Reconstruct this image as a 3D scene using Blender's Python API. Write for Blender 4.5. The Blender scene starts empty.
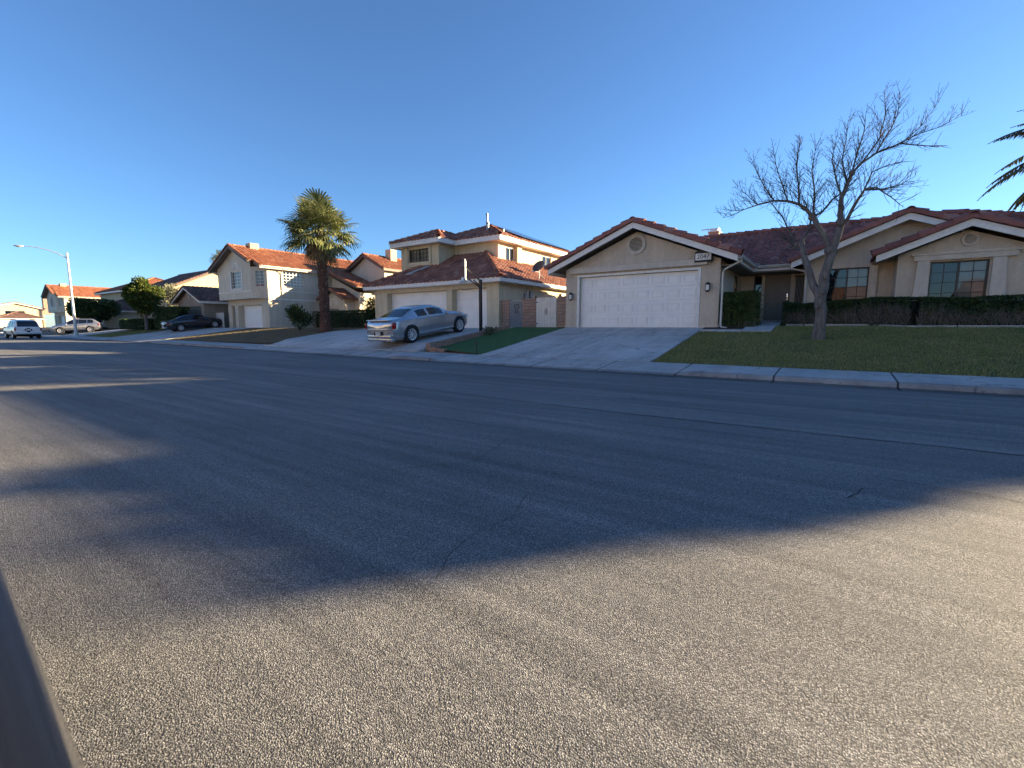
import bpy, bmesh, math, random
import numpy as np
from mathutils import Vector, Matrix, noise
random.seed(7)
R = math.radians
S = bpy.context.scene
C = S.collection
V = Vector
Z = V((0, 0, 1))

# ------------------------------------------------------------------ helpers
class MB:
    """collects polygons, then links them as ONE mesh object"""
    def __init__(s):
        s.v = []; s.f = []; s.m = []; s.uv = []
    def face(s, pts, m=0, uv=(0.0, 0.0)):
        b = len(s.v)
        s.v.extend([tuple(p) for p in pts]); s.f.append(tuple(range(b, b + len(pts)))); s.m.append(m); s.uv.append(uv)
    def grid(s, rows, m=0, closed=False, uv=None):
        """rows of equal length joined by quads sharing vertices"""
        b = len(s.v); n = len(rows[0])
        for r in rows: s.v.extend([tuple(p) for p in r])
        for i in range(len(rows) - 1):
            for j in range(n if closed else n - 1):
                k = (j + 1) % n
                s.f.append((b + i*n + j, b + i*n + k, b + (i+1)*n + k, b + (i+1)*n + j)); s.m.append(m)
                s.uv.append(uv if uv else (0.0, 0.0))
    def hexa(s, p, m=0, uv=(0.0, 0.0)):
        """p: 8 corners, 0-3 bottom loop, 4-7 top loop"""
        b = len(s.v); s.v.extend([tuple(q) for q in p])
        for q in ((3, 2, 1, 0), (4, 5, 6, 7), (0, 1, 5, 4), (1, 2, 6, 5), (2, 3, 7, 6), (3, 0, 4, 7)):
            s.f.append(tuple(b + i for i in q)); s.m.append(m); s.uv.append(uv)
    def box(s, x0, x1, y0, y1, z0, z1, m=0, uv=(0.0, 0.0)):
        s.hexa([(x0,y0,z0),(x1,y0,z0),(x1,y1,z0),(x0,y1,z0),(x0,y0,z1),(x1,y0,z1),(x1,y1,z1),(x0,y1,z1)], m, uv)
    def bbox(s, x0, x1, y0, y1, z0, z1, b=.01, m=0):
        """box with chamfered edges"""
        bm = bmesh.new(); bmesh.ops.create_cube(bm, size=1)
        for q in bm.verts:
            q.co = V(((x0+x1)/2 + q.co.x*(x1-x0), (y0+y1)/2 + q.co.y*(y1-y0), (z0+z1)/2 + q.co.z*(z1-z0)))
        bmesh.ops.bevel(bm, geom=bm.edges[:], offset=b, segments=2, affect='EDGES', profile=.5)
        s.add_bm(bm, m); bm.free()
    def add_bm(s, bm, m=0, M=None):
        b = len(s.v); bm.verts.ensure_lookup_table(); bm.verts.index_update()
        for q in bm.verts: s.v.append(tuple((M @ q.co) if M else q.co))
        for f in bm.faces:
            s.f.append(tuple(b + q.index for q in f.verts)); s.m.append(m); s.uv.append((0.0, 0.0))
    def beam(s, p0, p1, w, h, m=0, up=Z, drop=0.0):
        """bar from p0 to p1, w across, h along up (top of the bar on the line minus drop)"""
        p0 = V(p0); p1 = V(p1); d = (p1 - p0).normalized(); side = d.cross(up).normalized() * (w/2)
        u = V(up)
        a = [p0 - side, p0 + side, p1 + side, p1 - side]
        s.hexa([q + u*(-h - drop) for q in a] + [q - u*drop for q in a], m)
    def tube(s, pts, rad, n=8, m=0, cap=True, uv=(0.0, 0.0)):
        pts = [V(p) for p in pts]
        if not hasattr(rad, '__len__'): rad = [rad]*len(pts)
        rows = []; prev = None
        for i, p in enumerate(pts):
            d = (pts[min(i+1, len(pts)-1)] - pts[max(i-1, 0)])
            d = d.normalized() if d.length > 1e-9 else Z
            if prev is None:
                a = d.cross(V((1, 0, 0)) if abs(d.x) < .8 else V((0, 1, 0))).normalized()
            else:
                a = (prev - d*prev.dot(d)); a = a.normalized() if a.length > 1e-6 else d.cross(V((1,0,0))).normalized()
            prev = a; b = d.cross(a)
            rows.append([p + (a*math.cos(2*math.pi*k/n) + b*math.sin(2*math.pi*k/n))*rad[i] for k in range(n)])
        s.grid(rows, m, closed=True, uv=uv)
        if cap:
            s.face(rows[0][::-1], m, uv); s.face(rows[-1], m, uv)
    def cyl(s, p0, p1, r0, r1=None, n=16, m=0):
        s.tube([p0, p1], [r0, r0 if r1 is None else r1], n, m)
    def ell(s, c, r, n=12, m=0, M=None):
        rows = []
        for i in range(n//2 + 1):
            t = math.pi*i/(n//2)
            row = [V((r[0]*math.sin(t)*math.cos(2*math.pi*k/n), r[1]*math.sin(t)*math.sin(2*math.pi*k/n), -r[2]*math.cos(t))) for k in range(n)]
            rows.append([(M @ p if M else p) + V(c) for p in row])
        s.grid(rows, m, closed=True)
    def build(s, name, mats, parent=None, smooth=False, angle=None, tf=None):
        me = bpy.data.meshes.new(name)
        v = s.v if tf is None else [tuple(tf @ V(p)) for p in s.v]
        me.from_pydata(v, [], s.f)
        if not isinstance(mats, (list, tuple)): mats = [mats]
        for m in mats: me.materials.append(m)
        me.polygons.foreach_set('material_index', s.m)
        uvl = me.uv_layers.new(name='UVMap')
        cnt = np.array([len(f) for f in s.f]); uv = np.repeat(np.array(s.uv, dtype=np.float32), cnt, axis=0)
        uvl.data.foreach_set('uv', uv.ravel())
        if smooth or angle:
            me.polygons.foreach_set('use_smooth', [True]*len(s.f))
        me.update()
        if angle: me.set_sharp_from_angle(angle=R(angle))
        o = bpy.data.objects.new(name, me); C.objects.link(o)
        if parent: o.parent = parent
        return o

def pieces(mb, name, mats, parent=None, **kw):
    """links every loose piece of the builder as an object of its own"""
    par = list(range(len(mb.v)))
    def find(a):
        while par[a] != a: par[a] = par[par[a]]; a = par[a]
        return a
    for f in mb.f:
        for k in f[1:]: par[find(k)] = find(f[0])
    groups = {}
    for i, f in enumerate(mb.f): groups.setdefault(find(f[0]), []).append(i)
    out = []
    for fs in groups.values():
        g = MB(); mp = {}
        for i in fs:
            t = []
            for k in mb.f[i]:
                if k not in mp: mp[k] = len(g.v); g.v.append(mb.v[k])
                t.append(mp[k])
            g.f.append(tuple(t)); g.m.append(mb.m[i]); g.uv.append(mb.uv[i])
        out.append(g.build(name, mats, parent, **kw))
    return out

def fix_normals(o):
    bm = bmesh.new(); bm.from_mesh(o.data)
    bmesh.ops.recalc_face_normals(bm, faces=bm.faces[:]); bm.to_mesh(o.data); bm.free()

def tag(o, label=None, cat=None, group=None, kind=None):
    if label: o['label'] = label
    if cat: o['category'] = cat
    if group: o['group'] = group
    if kind: o['kind'] = kind
    return o

def thing(name, label, cat, loc=(0, 0, 0), rz=0.0, group=None):
    o = bpy.data.objects.new(name, None); C.objects.link(o); o.location = loc; o.rotation_euler = (0, 0, rz)
    return tag(o, label, cat, group)

def lerp(a, b, t): return a + (b - a)*t
def pw(x, pts):
    if x <= pts[0][0]: return pts[0][1]
    for (a, b), (c, d) in zip(pts, pts[1:]):
        if x <= c: return lerp(b, d, (x - a)/(c - a))
    return pts[-1][1]

# ------------------------------------------------------------------ materials
def newmat(name):
    m = bpy.data.materials.new(name); m.use_nodes = True
    nt = m.node_tree; b = nt.nodes['Principled BSDF']
    return m, nt, b
def L(nt, a, b): nt.links.new(a, b)
def N(nt, t, **kw):
    n = nt.nodes.new(t)
    for k, v in kw.items():
        if k in n.inputs: n.inputs[k].default_value = v
        else: setattr(n, k, v)
    return n
def col4(c): return (c[0], c[1], c[2], 1.0)
def ramp(nt, fac, stops, interp='LINEAR'):
    r = nt.nodes.new('ShaderNodeValToRGB'); e = r.color_ramp.elements; r.color_ramp.interpolation = interp
    while len(e) > 1: e.remove(e[-1])
    e[0].position = stops[0][0]; e[0].color = col4(stops[0][1])
    for p, c in stops[1:]:
        q = e.new(p); q.color = col4(c)
    L(nt, fac, r.inputs['Fac']); return r
def mixc(nt, fac, a, b, mode='MIX'):
    n = nt.nodes.new('ShaderNodeMix'); n.data_type = 'RGBA'; n.blend_type = mode
    if isinstance(fac, (int, float)): n.inputs['Factor'].default_value = fac
    else: L(nt, fac, n.inputs['Factor'])
    for s, x in (('A', a), ('B', b)):
        i = [q for q in n.inputs if q.name == s and q.type == 'RGBA'][0]
        if isinstance(x, tuple): i.default_value = col4(x)
        else: L(nt, x, i)
    return [q for q in n.outputs if q.type == 'RGBA'][0]
def mth(nt, op, a, b=None):
    n = nt.nodes.new('ShaderNodeMath'); n.operation = op
    for i, x in enumerate((a, b)):
        if x is None: continue
        if isinstance(x, (int, float)): n.inputs[i].default_value = x
        else: L(nt, x, n.inputs[i])
    return n.outputs[0]
def coords(nt, kind='Object', scale=(1, 1, 1)):
    t = nt.nodes.new('ShaderNodeTexCoord'); mp = nt.nodes.new('ShaderNodeMapping'); mp.inputs['Scale'].default_value = scale
    L(nt, t.outputs[kind], mp.inputs['Vector']); return mp.outputs['Vector']
def noise_t(nt, vec, scale, detail=4, rough=.55):
    n = nt.nodes.new('ShaderNodeTexNoise'); n.inputs['Scale'].default_value = scale; n.inputs['Detail'].default_value = detail
    n.inputs['Roughness'].default_value = rough; L(nt, vec, n.inputs['Vector']); return n.outputs['Fac']
def bump(nt, b, h, strength=.4, dist=.01, prev=None):
    n = nt.nodes.new('ShaderNodeBump'); n.inputs['Strength'].default_value = strength; n.inputs['Distance'].default_value = dist
    L(nt, h, n.inputs['Height'])
    if prev: L(nt, prev, n.inputs['Normal'])
    L(nt, n.outputs['Normal'], b.inputs['Normal']); return n.outputs['Normal']

def m_plain(name, c, rough=.6, metal=0.0, var=.12, scale=6, spec=.4, bs=0, bscale=60, coat=0):
    m, nt, b = newmat(name); v = coords(nt)
    f = noise_t(nt, v, scale, 5)
    r = ramp(nt, f, [(.3, tuple(x*(1-var) for x in c)), (.7, tuple(min(1, x*(1+var)) for x in c))])
    L(nt, r.outputs[0], b.inputs['Base Color']); b.inputs['Roughness'].default_value = rough; b.inputs['Metallic'].default_value = metal
    b.inputs['Specular IOR Level'].default_value = spec
    if coat: b.inputs['Coat Weight'].default_value = coat; b.inputs['Coat Roughness'].default_value = .03
    if bs: bump(nt, b, noise_t(nt, v, bscale, 3), bs, .006)
    return m

def m_stucco(name, c, stain=.10):
    m, nt, b = newmat(name); v = coords(nt)
    big = noise_t(nt, v, .7, 5, .6); mid = noise_t(nt, v, 7, 4)
    streak = noise_t(nt, coords(nt, 'Object', (3.0, 3.0, .35)), 1.5, 4)
    a = ramp(nt, big, [(.3, tuple(x*(1-stain) for x in c)), (.7, tuple(min(1, x*(1+stain*.6)) for x in c))]).outputs[0]
    a = mixc(nt, .5, a, ramp(nt, mid, [(.35, (.82,.82,.82)), (.65, (1,1,1))]).outputs[0], 'MULTIPLY')
    a = mixc(nt, .35, a, ramp(nt, streak, [(.4, (.72,.70,.68)), (.6, (1,1,1))]).outputs[0], 'MULTIPLY')
    L(nt, a, b.inputs['Base Color']); b.inputs['Roughness'].default_value = .9; b.inputs['Specular IOR Level'].default_value = .2
    h = mth(nt, 'ADD', noise_t(nt, v, 38, 3), mth(nt, 'MULTIPLY', noise_t(nt, v, 9, 3), .6))
    bump(nt, b, h, .8, .022)
    return m

def m_tile(name, dark, light, alt):
    m, nt, b = newmat(name)
    uv = nt.nodes.new('ShaderNodeUVMap')
    w = nt.nodes.new('ShaderNodeTexWhiteNoise'); w.noise_dimensions = '2D'; L(nt, uv.outputs['UV'], w.inputs['Vector'])
    r = ramp(nt, w.outputs['Value'], [(0, dark), (.35, tuple(lerp(p, q, .45) for p, q in zip(dark, light))), (.8, light), (1, alt)])
    v = coords(nt); f = noise_t(nt, v, 9, 5); g = noise_t(nt, v, 1.1, 4)
    a = mixc(nt, .25, r.outputs[0], ramp(nt, f, [(.3, (.55,.55,.58)), (.65, (1.05,1.02,1.0))]).outputs[0], 'MULTIPLY')
    a = mixc(nt, .35, a, ramp(nt, g, [(.35, (.6,.58,.58)), (.65, (1.1,1.08,1.05))]).outputs[0], 'MULTIPLY')
    L(nt, a, b.inputs['Base Color']); b.inputs['Roughness'].default_value = .8; b.inputs['Specular IOR Level'].default_value = .25
    bump(nt, b, noise_t(nt, v, 45, 3), .35, .01)
    return m

def m_concrete(name, c, joint=None, jx=0.0, stains=.18):
    """joint: period along X of the score lines"""
    m, nt, b = newmat(name); v = coords(nt)
    big = noise_t(nt, v, .45, 6, .62); mid = noise_t(nt, v, 4, 5); fine = noise_t(nt, v, 90, 3)
    st = noise_t(nt, coords(nt, 'Object', (1.2, .25, 1)), 1.4, 5, .65)
    a = ramp(nt, big, [(.28, tuple(x*(1-stains) for x in c)), (.72, tuple(min(1, x*(1+stains*.5)) for x in c))]).outputs[0]
    a = mixc(nt, .5, a, ramp(nt, mid, [(.3, (.78,.78,.79)), (.6, (1,1,1))]).outputs[0], 'MULTIPLY')
    a = mixc(nt, .6, a, ramp(nt, st, [(.35, (.62,.62,.64)), (.58, (1,1,1))]).outputs[0], 'MULTIPLY')
    a = mixc(nt, .5, a, ramp(nt, fine, [(.3, (.8,.8,.8)), (.7, (1.1,1.1,1.1))]).outputs[0], 'MULTIPLY')
    vo = nt.nodes.new('ShaderNodeTexVoronoi'); vo.feature = 'DISTANCE_TO_EDGE'; vo.inputs['Scale'].default_value = .33
    wv = nt.nodes.new('ShaderNodeVectorMath'); wv.operation = 'ADD'
    nn = nt.nodes.new('ShaderNodeTexNoise'); nn.inputs['Scale'].default_value = 1.6; nn.inputs['Detail'].default_value = 6; L(nt, v, nn.inputs['Vector'])
    L(nt, v, wv.inputs[0]); L(nt, nn.outputs['Color'], wv.inputs[1]); L(nt, wv.outputs[0], vo.inputs['Vector'])
    crk = ramp(nt, vo.outputs['Distance'], [(0, (.35,.35,.35)), (.004, (.5,.5,.5)), (.007, (1,1,1))]).outputs[0]
    a = mixc(nt, .7, a, crk, 'MULTIPLY')
    oil = noise_t(nt, coords(nt, 'Object', (1.1, .7, 1)), 1.25, 3, .55)
    a = mixc(nt, .8, a, ramp(nt, oil, [(.22, (.52,.50,.49)), (.33, (1,1,1))]).outputs[0], 'MULTIPLY')
    if joint:
        sep = nt.nodes.new('ShaderNodeSeparateXYZ'); L(nt, coords(nt), sep.inputs[0])
        d = mth(nt, 'PINGPONG', mth(nt, 'ADD', sep.outputs['X'], -jx), joint/2)
        a = mixc(nt, 1.0, a, ramp(nt, d, [(0, (.13,.13,.13)), (.012, (.16,.16,.16)), (.022, (1,1,1))]).outputs[0], 'MULTIPLY')
    L(nt, a, b.inputs['Base Color']); b.inputs['Roughness'].default_value = .85; b.inputs['Specular IOR Level'].default_value = .25
    bump(nt, b, mth(nt, 'ADD', fine, mid), .4, .006)
    return m

def m_asphalt(name):
    m, nt, b = newmat(name); v = coords(nt)
    # aggregate: stones of two sizes, pale, tan and dark ones, in a darker binder
    vo = nt.nodes.new('ShaderNodeTexVoronoi'); vo.inputs['Scale'].default_value = 205; vo.inputs['Randomness'].default_value = 1
    L(nt, v, vo.inputs['Vector'])
    vo2 = nt.nodes.new('ShaderNodeTexVoronoi'); vo2.inputs['Scale'].default_value = 360; L(nt, v, vo2.inputs['Vector'])
    sep = nt.nodes.new('ShaderNodeSeparateColor'); L(nt, vo.outputs['Color'], sep.inputs[0])
    stone = ramp(nt, sep.outputs[0], [(0, (.105,.103,.103)), (.3, (.22,.214,.206)), (.62, (.33,.319,.304)), (.86, (.43,.413,.39)), (1, (.58,.56,.53))]).outputs[0]
    binder = (.11, .106, .102)
    k = ramp(nt, vo.outputs['Distance'], [(.0, (1,1,1)), (.42, (.85,.85,.85)), (.66, (0,0,0))]).outputs[0]
    a = mixc(nt, k, binder, stone)
    fine = noise_t(nt, v, 150, 3)
    a = mixc(nt, .5, a, ramp(nt, fine, [(.3, (.65,.65,.65)), (.7, (1.3,1.3,1.3))]).outputs[0], 'MULTIPLY')
    # wear bands along the street, patchy oil and dust
    band = noise_t(nt, coords(nt, 'Object', (.05, .9, 1)), 1.3, 5, .6)
    fineb = noise_t(nt, coords(nt, 'Object', (.18, 4.5, 1)), 1.6, 5, .65)
    big = noise_t(nt, v, .5, 6, .65)
    a = mixc(nt, .75, a, ramp(nt, band, [(.3, (.66,.66,.67)), (.7, (1.18,1.17,1.15))]).outputs[0], 'MULTIPLY')
    a = mixc(nt, .85, a, ramp(nt, fineb, [(.30, (.74,.74,.75)), (.5, (1,1,1)), (.70, (1.26,1.25,1.24))]).outputs[0], 'MULTIPLY')
    a = mixc(nt, .6, a, ramp(nt, big, [(.3, (.72,.72,.73)), (.7, (1.12,1.11,1.1))]).outputs[0], 'MULTIPLY')
    stn = noise_t(nt, coords(nt, 'Object', (.5, .8, 1)), .9, 3, .5)
    a = mixc(nt, .7, a, ramp(nt, stn, [(.24, (.58,.58,.59)), (.36, (1,1,1))]).outputs[0], 'MULTIPLY')
    spk = noise_t(nt, coords(nt, 'Object', (1.0, 1.6, 1)), 11, 2, .5)
    a = mixc(nt, .5, a, ramp(nt, spk, [(.20, (.5,.5,.5)), (.30, (1,1,1)), (.72, (1,1,1)), (.8, (1.3,1.29,1.27))]).outputs[0], 'MULTIPLY')
    L(nt, a, b.inputs['Base Color'])
    b.inputs['Roughness'].default_value = .85; b.inputs['Specular IOR Level'].default_value = .3
    h = mth(nt, 'ADD', mth(nt, 'MULTIPLY', mth(nt, 'SUBTRACT', 1.0, vo.outputs['Distance']), 1.0), mth(nt, 'MULTIPLY', mth(nt, 'SUBTRACT', 1.0, vo2.outputs['Distance']), .45))
    h = mth(nt, 'ADD', h, mth(nt, 'MULTIPLY', noise_t(nt, v, 28, 4), 1.1))
    bump(nt, b, h, .55, .006)
    return m

def m_grass_soil(name, c1, c2, c3):
    m, nt, b = newmat(name); v = coords(nt)
    f = noise_t(nt, v, .8, 6, .65); g = noise_t(nt, v, 25, 4)
    a = ramp(nt, f, [(.3, c1), (.55, c2), (.75, c3)]).outputs[0]
    a = mixc(nt, .7, a, ramp(nt, g, [(.3, (.5,.5,.5)), (.7, (1.25,1.25,1.25))]).outputs[0], 'MULTIPLY')
    L(nt, a, b.inputs['Base Color']); b.inputs['Roughness'].default_value = .95; b.inputs['Specular IOR Level'].default_value = .1
    bump(nt, b, mth(nt, 'ADD', g, noise_t(nt, v, 70, 3)), .9, .03)
    return m

def m_leaf(name, c1, c2, c3=None, rough=.55, scale=1.2, trans=.15):
    m, nt, b = newmat(name)
    g = nt.nodes.new('ShaderNodeNewGeometry'); v = coords(nt)
    f = mth(nt, 'ADD', mth(nt, 'MULTIPLY', g.outputs['Random Per Island'], .55), mth(nt, 'MULTIPLY', noise_t(nt, v, scale, 3), .45))
    a = ramp(nt, f, [(.2, c1), (.55, c2), (.85, c3 or c2)]).outputs[0]
    L(nt, a, b.inputs['Base Color']); b.inputs['Roughness'].default_value = rough; b.inputs['Specular IOR Level'].default_value = .25
    if trans:
        t = nt.nodes.new('ShaderNodeBsdfTranslucent'); L(nt, a, t.inputs['Color'])
        mx = nt.nodes.new('ShaderNodeMixShader'); mx.inputs[0].default_value = trans
        out = nt.nodes['Material Output']; L(nt, b.outputs[0], mx.inputs[1]); L(nt, t.outputs[0], mx.inputs[2]); L(nt, mx.outputs[0], out.inputs['Surface'])
    return m

def m_bark(name, c1, c2, scale=(14, 14, 3)):
    m, nt, b = newmat(name); v = coords(nt, 'Object', scale)
    f = noise_t(nt, v, 1.0, 6, .7)
    L(nt, ramp(nt, f, [(.3, c1), (.65, c2)]).outputs[0], b.inputs['Base Color']); b.inputs['Roughness'].default_value = .95
    b.inputs['Specular IOR Level'].default_value = .15
    bump(nt, b, f, 1.0, .03); return m

def m_glass(name, tint=(.9, .93, .95), refl=.03):
    m, nt, b = newmat(name); nt.nodes.remove(b); out = nt.nodes['Material Output']
    t = nt.nodes.new('ShaderNodeBsdfTransparent'); t.inputs[0].default_value = col4(tuple(x*.75 for x in tint))
    g = nt.nodes.new('ShaderNodeBsdfGlossy'); g.inputs['Roughness'].default_value = .02
    fr = nt.nodes.new('ShaderNodeFresnel'); fr.inputs['IOR'].default_value = 1.5
    nz = nt.nodes.new('ShaderNodeBump'); nz.inputs['Strength'].default_value = .06; nz.inputs['Distance'].default_value = .02
    L(nt, noise_t(nt, coords(nt), 2.5, 2), nz.inputs['Height']); L(nt, nz.outputs[0], g.inputs['Normal'])
    f = mth(nt, 'ADD', fr.outputs[0], refl)
    mx = nt.nodes.new('ShaderNodeMixShader'); L(nt, f, mx.inputs[0]); L(nt, t.outputs[0], mx.inputs[1]); L(nt, g.outputs[0], mx.inputs[2])
    L(nt, mx.outputs[0], out.inputs['Surface']); return m

def m_brick(name, c1, c2, mortar, sx=2.5, sy=5.0):
    m, nt, b = newmat(name); v = coords(nt)
    br = nt.nodes.new('ShaderNodeTexBrick'); br.inputs['Color1'].default_value = col4(c1); br.inputs['Color2'].default_value = col4(c2)
    br.inputs['Mortar'].default_value = col4(mortar); br.inputs['Scale'].default_value = 1.0
    br.inputs['Brick Width'].default_value = .4; br.inputs['Row Height'].default_value = .15; br.inputs['Mortar Size'].default_value = .012
    sp = nt.nodes.new('ShaderNodeSeparateXYZ'); L(nt, v, sp.inputs[0]); cb = nt.nodes.new('ShaderNodeCombineXYZ')
    L(nt, mth(nt, 'ADD', sp.outputs['X'], sp.outputs['Y']), cb.inputs[0]); L(nt, sp.outputs['Z'], cb.inputs[1])
    L(nt, cb.outputs[0], br.inputs['Vector'])
    a = mixc(nt, .6, br.outputs['Color'], ramp(nt, noise_t(nt, v, 12, 5), [(.3, (.6,.6,.6)), (.7, (1.15,1.15,1.15))]).outputs[0], 'MULTIPLY')
    L(nt, a, b.inputs['Base Color']); b.inputs['Roughness'].default_value = .9
    bump(nt, b, mth(nt, 'SUBTRACT', noise_t(nt, v, 30, 3), mth(nt, 'MULTIPLY', br.outputs['Fac'], 1.5)), .7, .012); return m

def m_paint(name, c, metal=.5, rough=.28, dust=.15):
    m, nt, b = newmat(name); v = coords(nt)
    d = noise_t(nt, v, 2.2, 5)
    a = mixc(nt, ramp(nt, d, [(.4, (0,0,0)), (.8, (dust,)*3)]).outputs[0], c, (.25, .22, .19))
    L(nt, a, b.inputs['Base Color']); b.inputs['Metallic'].default_value = metal; b.inputs['Roughness'].default_value = rough
    b.inputs['Coat Weight'].default_value = .8; b.inputs['Coat Roughness'].default_value = .04; return m

M = {}
M['stucco1'] = m_stucco('beige_stucco', (.60, .50, .385))
M['trim1'] = m_stucco('beige_trim_stucco', (.63, .545, .445), .06)
M['stucco2'] = m_stucco('cream_stucco', (.67, .565, .39))
M['stucco3'] = m_stucco('pale_cream_stucco', (.66, .58, .45))
M['stucco4'] = m_stucco('tan_stucco', (.36, .30, .24))
M['stucco5'] = m_stucco('yellow_stucco', (.58, .46, .30))
M['fascia'] = m_plain('fascia_paint', (.74, .69, .63), .55, var=.08, bs=.15)
M['fascia_brown'] = m_plain('brown_fascia_paint', (.12, .085, .065), .6)
M['soffit'] = m_plain('soffit_boards', (.20, .16, .125), .8)
M['tile1'] = m_tile('red_roof_tiles', (.17, .066, .055), (.32, .125, .098), (.40, .225, .18))
M['tile2'] = m_tile('rust_roof_tiles', (.20, .08, .056), (.38, .155, .10), (.46, .26, .18))
M['tile3'] = m_tile('orange_roof_tiles', (.24, .085, .045), (.40, .15, .08), (.46, .24, .15))
M['tile4'] = m_tile('brown_roof_tiles', (.12, .07, .06), (.22, .125, .10), (.28, .18, .145))
M['door_white'] = m_plain('white_garage_paint', (.82, .79, .74), .45, var=.05, scale=2)
M['door_tan'] = m_plain('tan_door_paint', (.20, .165, .135), .5, var=.07)
M['dark_frame'] = m_plain('bronze_window_frame', (.03, .026, .024), .4)
M['white_frame'] = m_plain('white_window_frame', (.7, .68, .63), .45)
M['glass'] = m_glass('window_glass')
M['blind'] = m_plain('window_blind', (.60, .57, .52), .7, var=.1)
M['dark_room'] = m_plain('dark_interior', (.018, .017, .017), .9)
M['gutter'] = m_plain('gutter_paint', (.52, .475, .41), .4, metal=.2, var=.06)
M['black_metal'] = m_plain('black_metal', (.015, .015, .017), .45, metal=.3)
M['grey_metal'] = m_plain('grey_metal', (.22, .23, .24), .45, metal=.6)
M['galv'] = m_plain('galvanised_metal', (.55, .56, .56), .45, metal=.55)
M['lamp_glass'] = m_plain('frosted_lamp_glass', (.65, .64, .60), .3)
M['brick'] = m_brick('slump_block', (.30, .185, .135), (.39, .25, .185), (.20, .165, .14))
M['gate_white'] = m_plain('white_gate_boards', (.62, .57, .50), .7, var=.12)
M['gate_grey'] = m_plain('grey_gate_mesh', (.13, .15, .17), .5, metal=.3, var=.15)
M['concrete'] = m_concrete('sidewalk_concrete', (.50, .475, .445), 1.95, 1.0)
M['drive'] = m_concrete('driveway_concrete', (.58, .55, .515), stains=.25)
M['asphalt'] = m_asphalt('road_asphalt')
M['crack'] = m_plain('crack_filler', (.045, .043, .04), .9)
M['ground'] = m_grass_soil('desert_ground', (.20, .15, .11), (.25, .19, .14), (.16, .13, .09))
M['lawn_soil'] = m_grass_soil('lawn_thatch', (.12, .125, .05), (.18, .16, .07), (.27, .21, .11))
M['dry_soil'] = m_grass_soil('dormant_lawn_thatch', (.13, .105, .065), (.17, .135, .085), (.09, .075, .045))
M['turf'] = m_grass_soil('artificial_turf_pile', (.07, .15, .06), (.085, .17, .07), (.06, .125, .052))
M['bark_bed'] = m_grass_soil('bark_mulch', (.08, .045, .03), (.12, .07, .05), (.05, .03, .02))
M['rubber'] = m_plain('tyre_rubber', (.018, .018, .018), .8)
M['chrome'] = m_plain('chrome', (.75, .75, .76), .12, metal=1.0, var=.03)
M['alloy'] = m_plain('alloy_rim', (.68, .68, .69), .3, metal=.35, var=.05)
M['plastic'] = m_plain('black_plastic', (.010, .010, .011), .6, spec=.12)
M['red_lens'] = m_plain('red_lamp_lens', (.30, .012, .012), .12, spec=.6)
M['clear_lens'] = m_plain('clear_lamp_lens', (.6, .62, .63), .1, spec=.6)
M['car_glass'] = m_plain('tinted_car_glass', (.012, .014, .016), .04, spec=.8, var=.02)
M['plate'] = m_plain('licence_plate_paint', (.55, .57, .60), .4)
M['solar'] = m_plain('solar_cells', (.012, .016, .032), .12, spec=.7, var=.1)
# ------------------------------------------------------------------ the ground
def ky(x):                      # where the far kerb runs
    return pw(x, [(-260, 13.2), (-60, 12.1), (-45, 11.95), (-12, 10.65), (80, 10.65)])
LOT = [(1.45, .165), (7.65, 1.06), (9.0, 1.12), (11.5, 1.22), (400, 1.22)]
LOTW = [(1.45, .165), (7.65, 1.02), (9.0, 1.0), (400, 1.0)]
def zlot(x, y):
    t = y - ky(x)
    return lerp(pw(t, LOTW), pw(t, LOT), pw(x, [(-10, 0), (-4, 1)]))
def zground(x, y):
    t = y - ky(x)
    if t < -.45: return -.06
    if t < 1.45: return lerp(-.06, .08, (t + .45)/1.9)
    return zlot(x, y) - .06
xs = [-400, -260, -180, -140] + [-120 + 4*i for i in range(0, 20)] + [-40 + 2*i for i in range(0, 36)] + [40, 80, 150, 400]
ts = [-400, -60, -20, -12.5, -6, -.46, -.44, 0, 1.44, 1.46, 3, 5, 7.65, 9, 11.5, 20, 40, 80, 200, 400]
g = MB(); g.grid([[(x, ky(x) + t, zground(x, ky(x) + t)) for x in xs] for t in ts])
tag(g.build('ground', M['ground'], smooth=True), kind='structure')

def zroad(x, y):
    t = (y - (ky(x) - .45))      # 0 at the gutter
    w = 11.2; u = min(max((-t)/w, 0), 1)
    return .012 + .075*(1 - (2*u - 1)**2)
rx = [-260, -200, -160, -130, -100, -80] + [-60 + 2*i for i in range(0, 51)] + [50, 80]
g = MB(); g.grid([[(x, ky(x) - .45 - 11.2*k/28, zroad(x, ky(x) - .45 - 11.2*k/28)) for x in rx] for k in range(29)][::-1])
tag(g.build('road', M['asphalt'], smooth=True), kind='structure')

def drop(x):                    # 1 where the kerb is full height, 0 at a driveway mouth
    d = 1.0
    for a, b in ((-10.35, -3.05), (-23.9, -13.0), (-47.2, -40.2), (-58.5, -49.5), (-70.5, -63.5), (-84, -77.5), (-118, -110), (14, 20)):
        if a - .6 < x < b + .6:
            k = min(1, max(0, (x - a)/.6 + 1), max(0, (b - x)/.6 + 1)) if False else 0
            if x < a: k = (a - x)/.6
            elif x > b: k = (x - b)/.6
            d = min(d, k)
    return d*d*(3 - 2*d)
FULL = [(-.46, .014), (-.04, .004), (.0, .02), (.03, .085), (.065, .108), (.16, .116), (.165, .116), (1.45, .178), (1.47, .06)]
LOW = [(-.46, .014), (-.04, .010), (.0, .014), (.025, .030), (.06, .034), (.16, .045), (.165, .046), (1.45, .178), (1.47, .06)]
sx = []
x = -260.0
while x < 60:
    sx.append(x); x += (.2 if -26 < x < 12 else (.6 if -90 < x < 30 else 6))
rows = []
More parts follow.
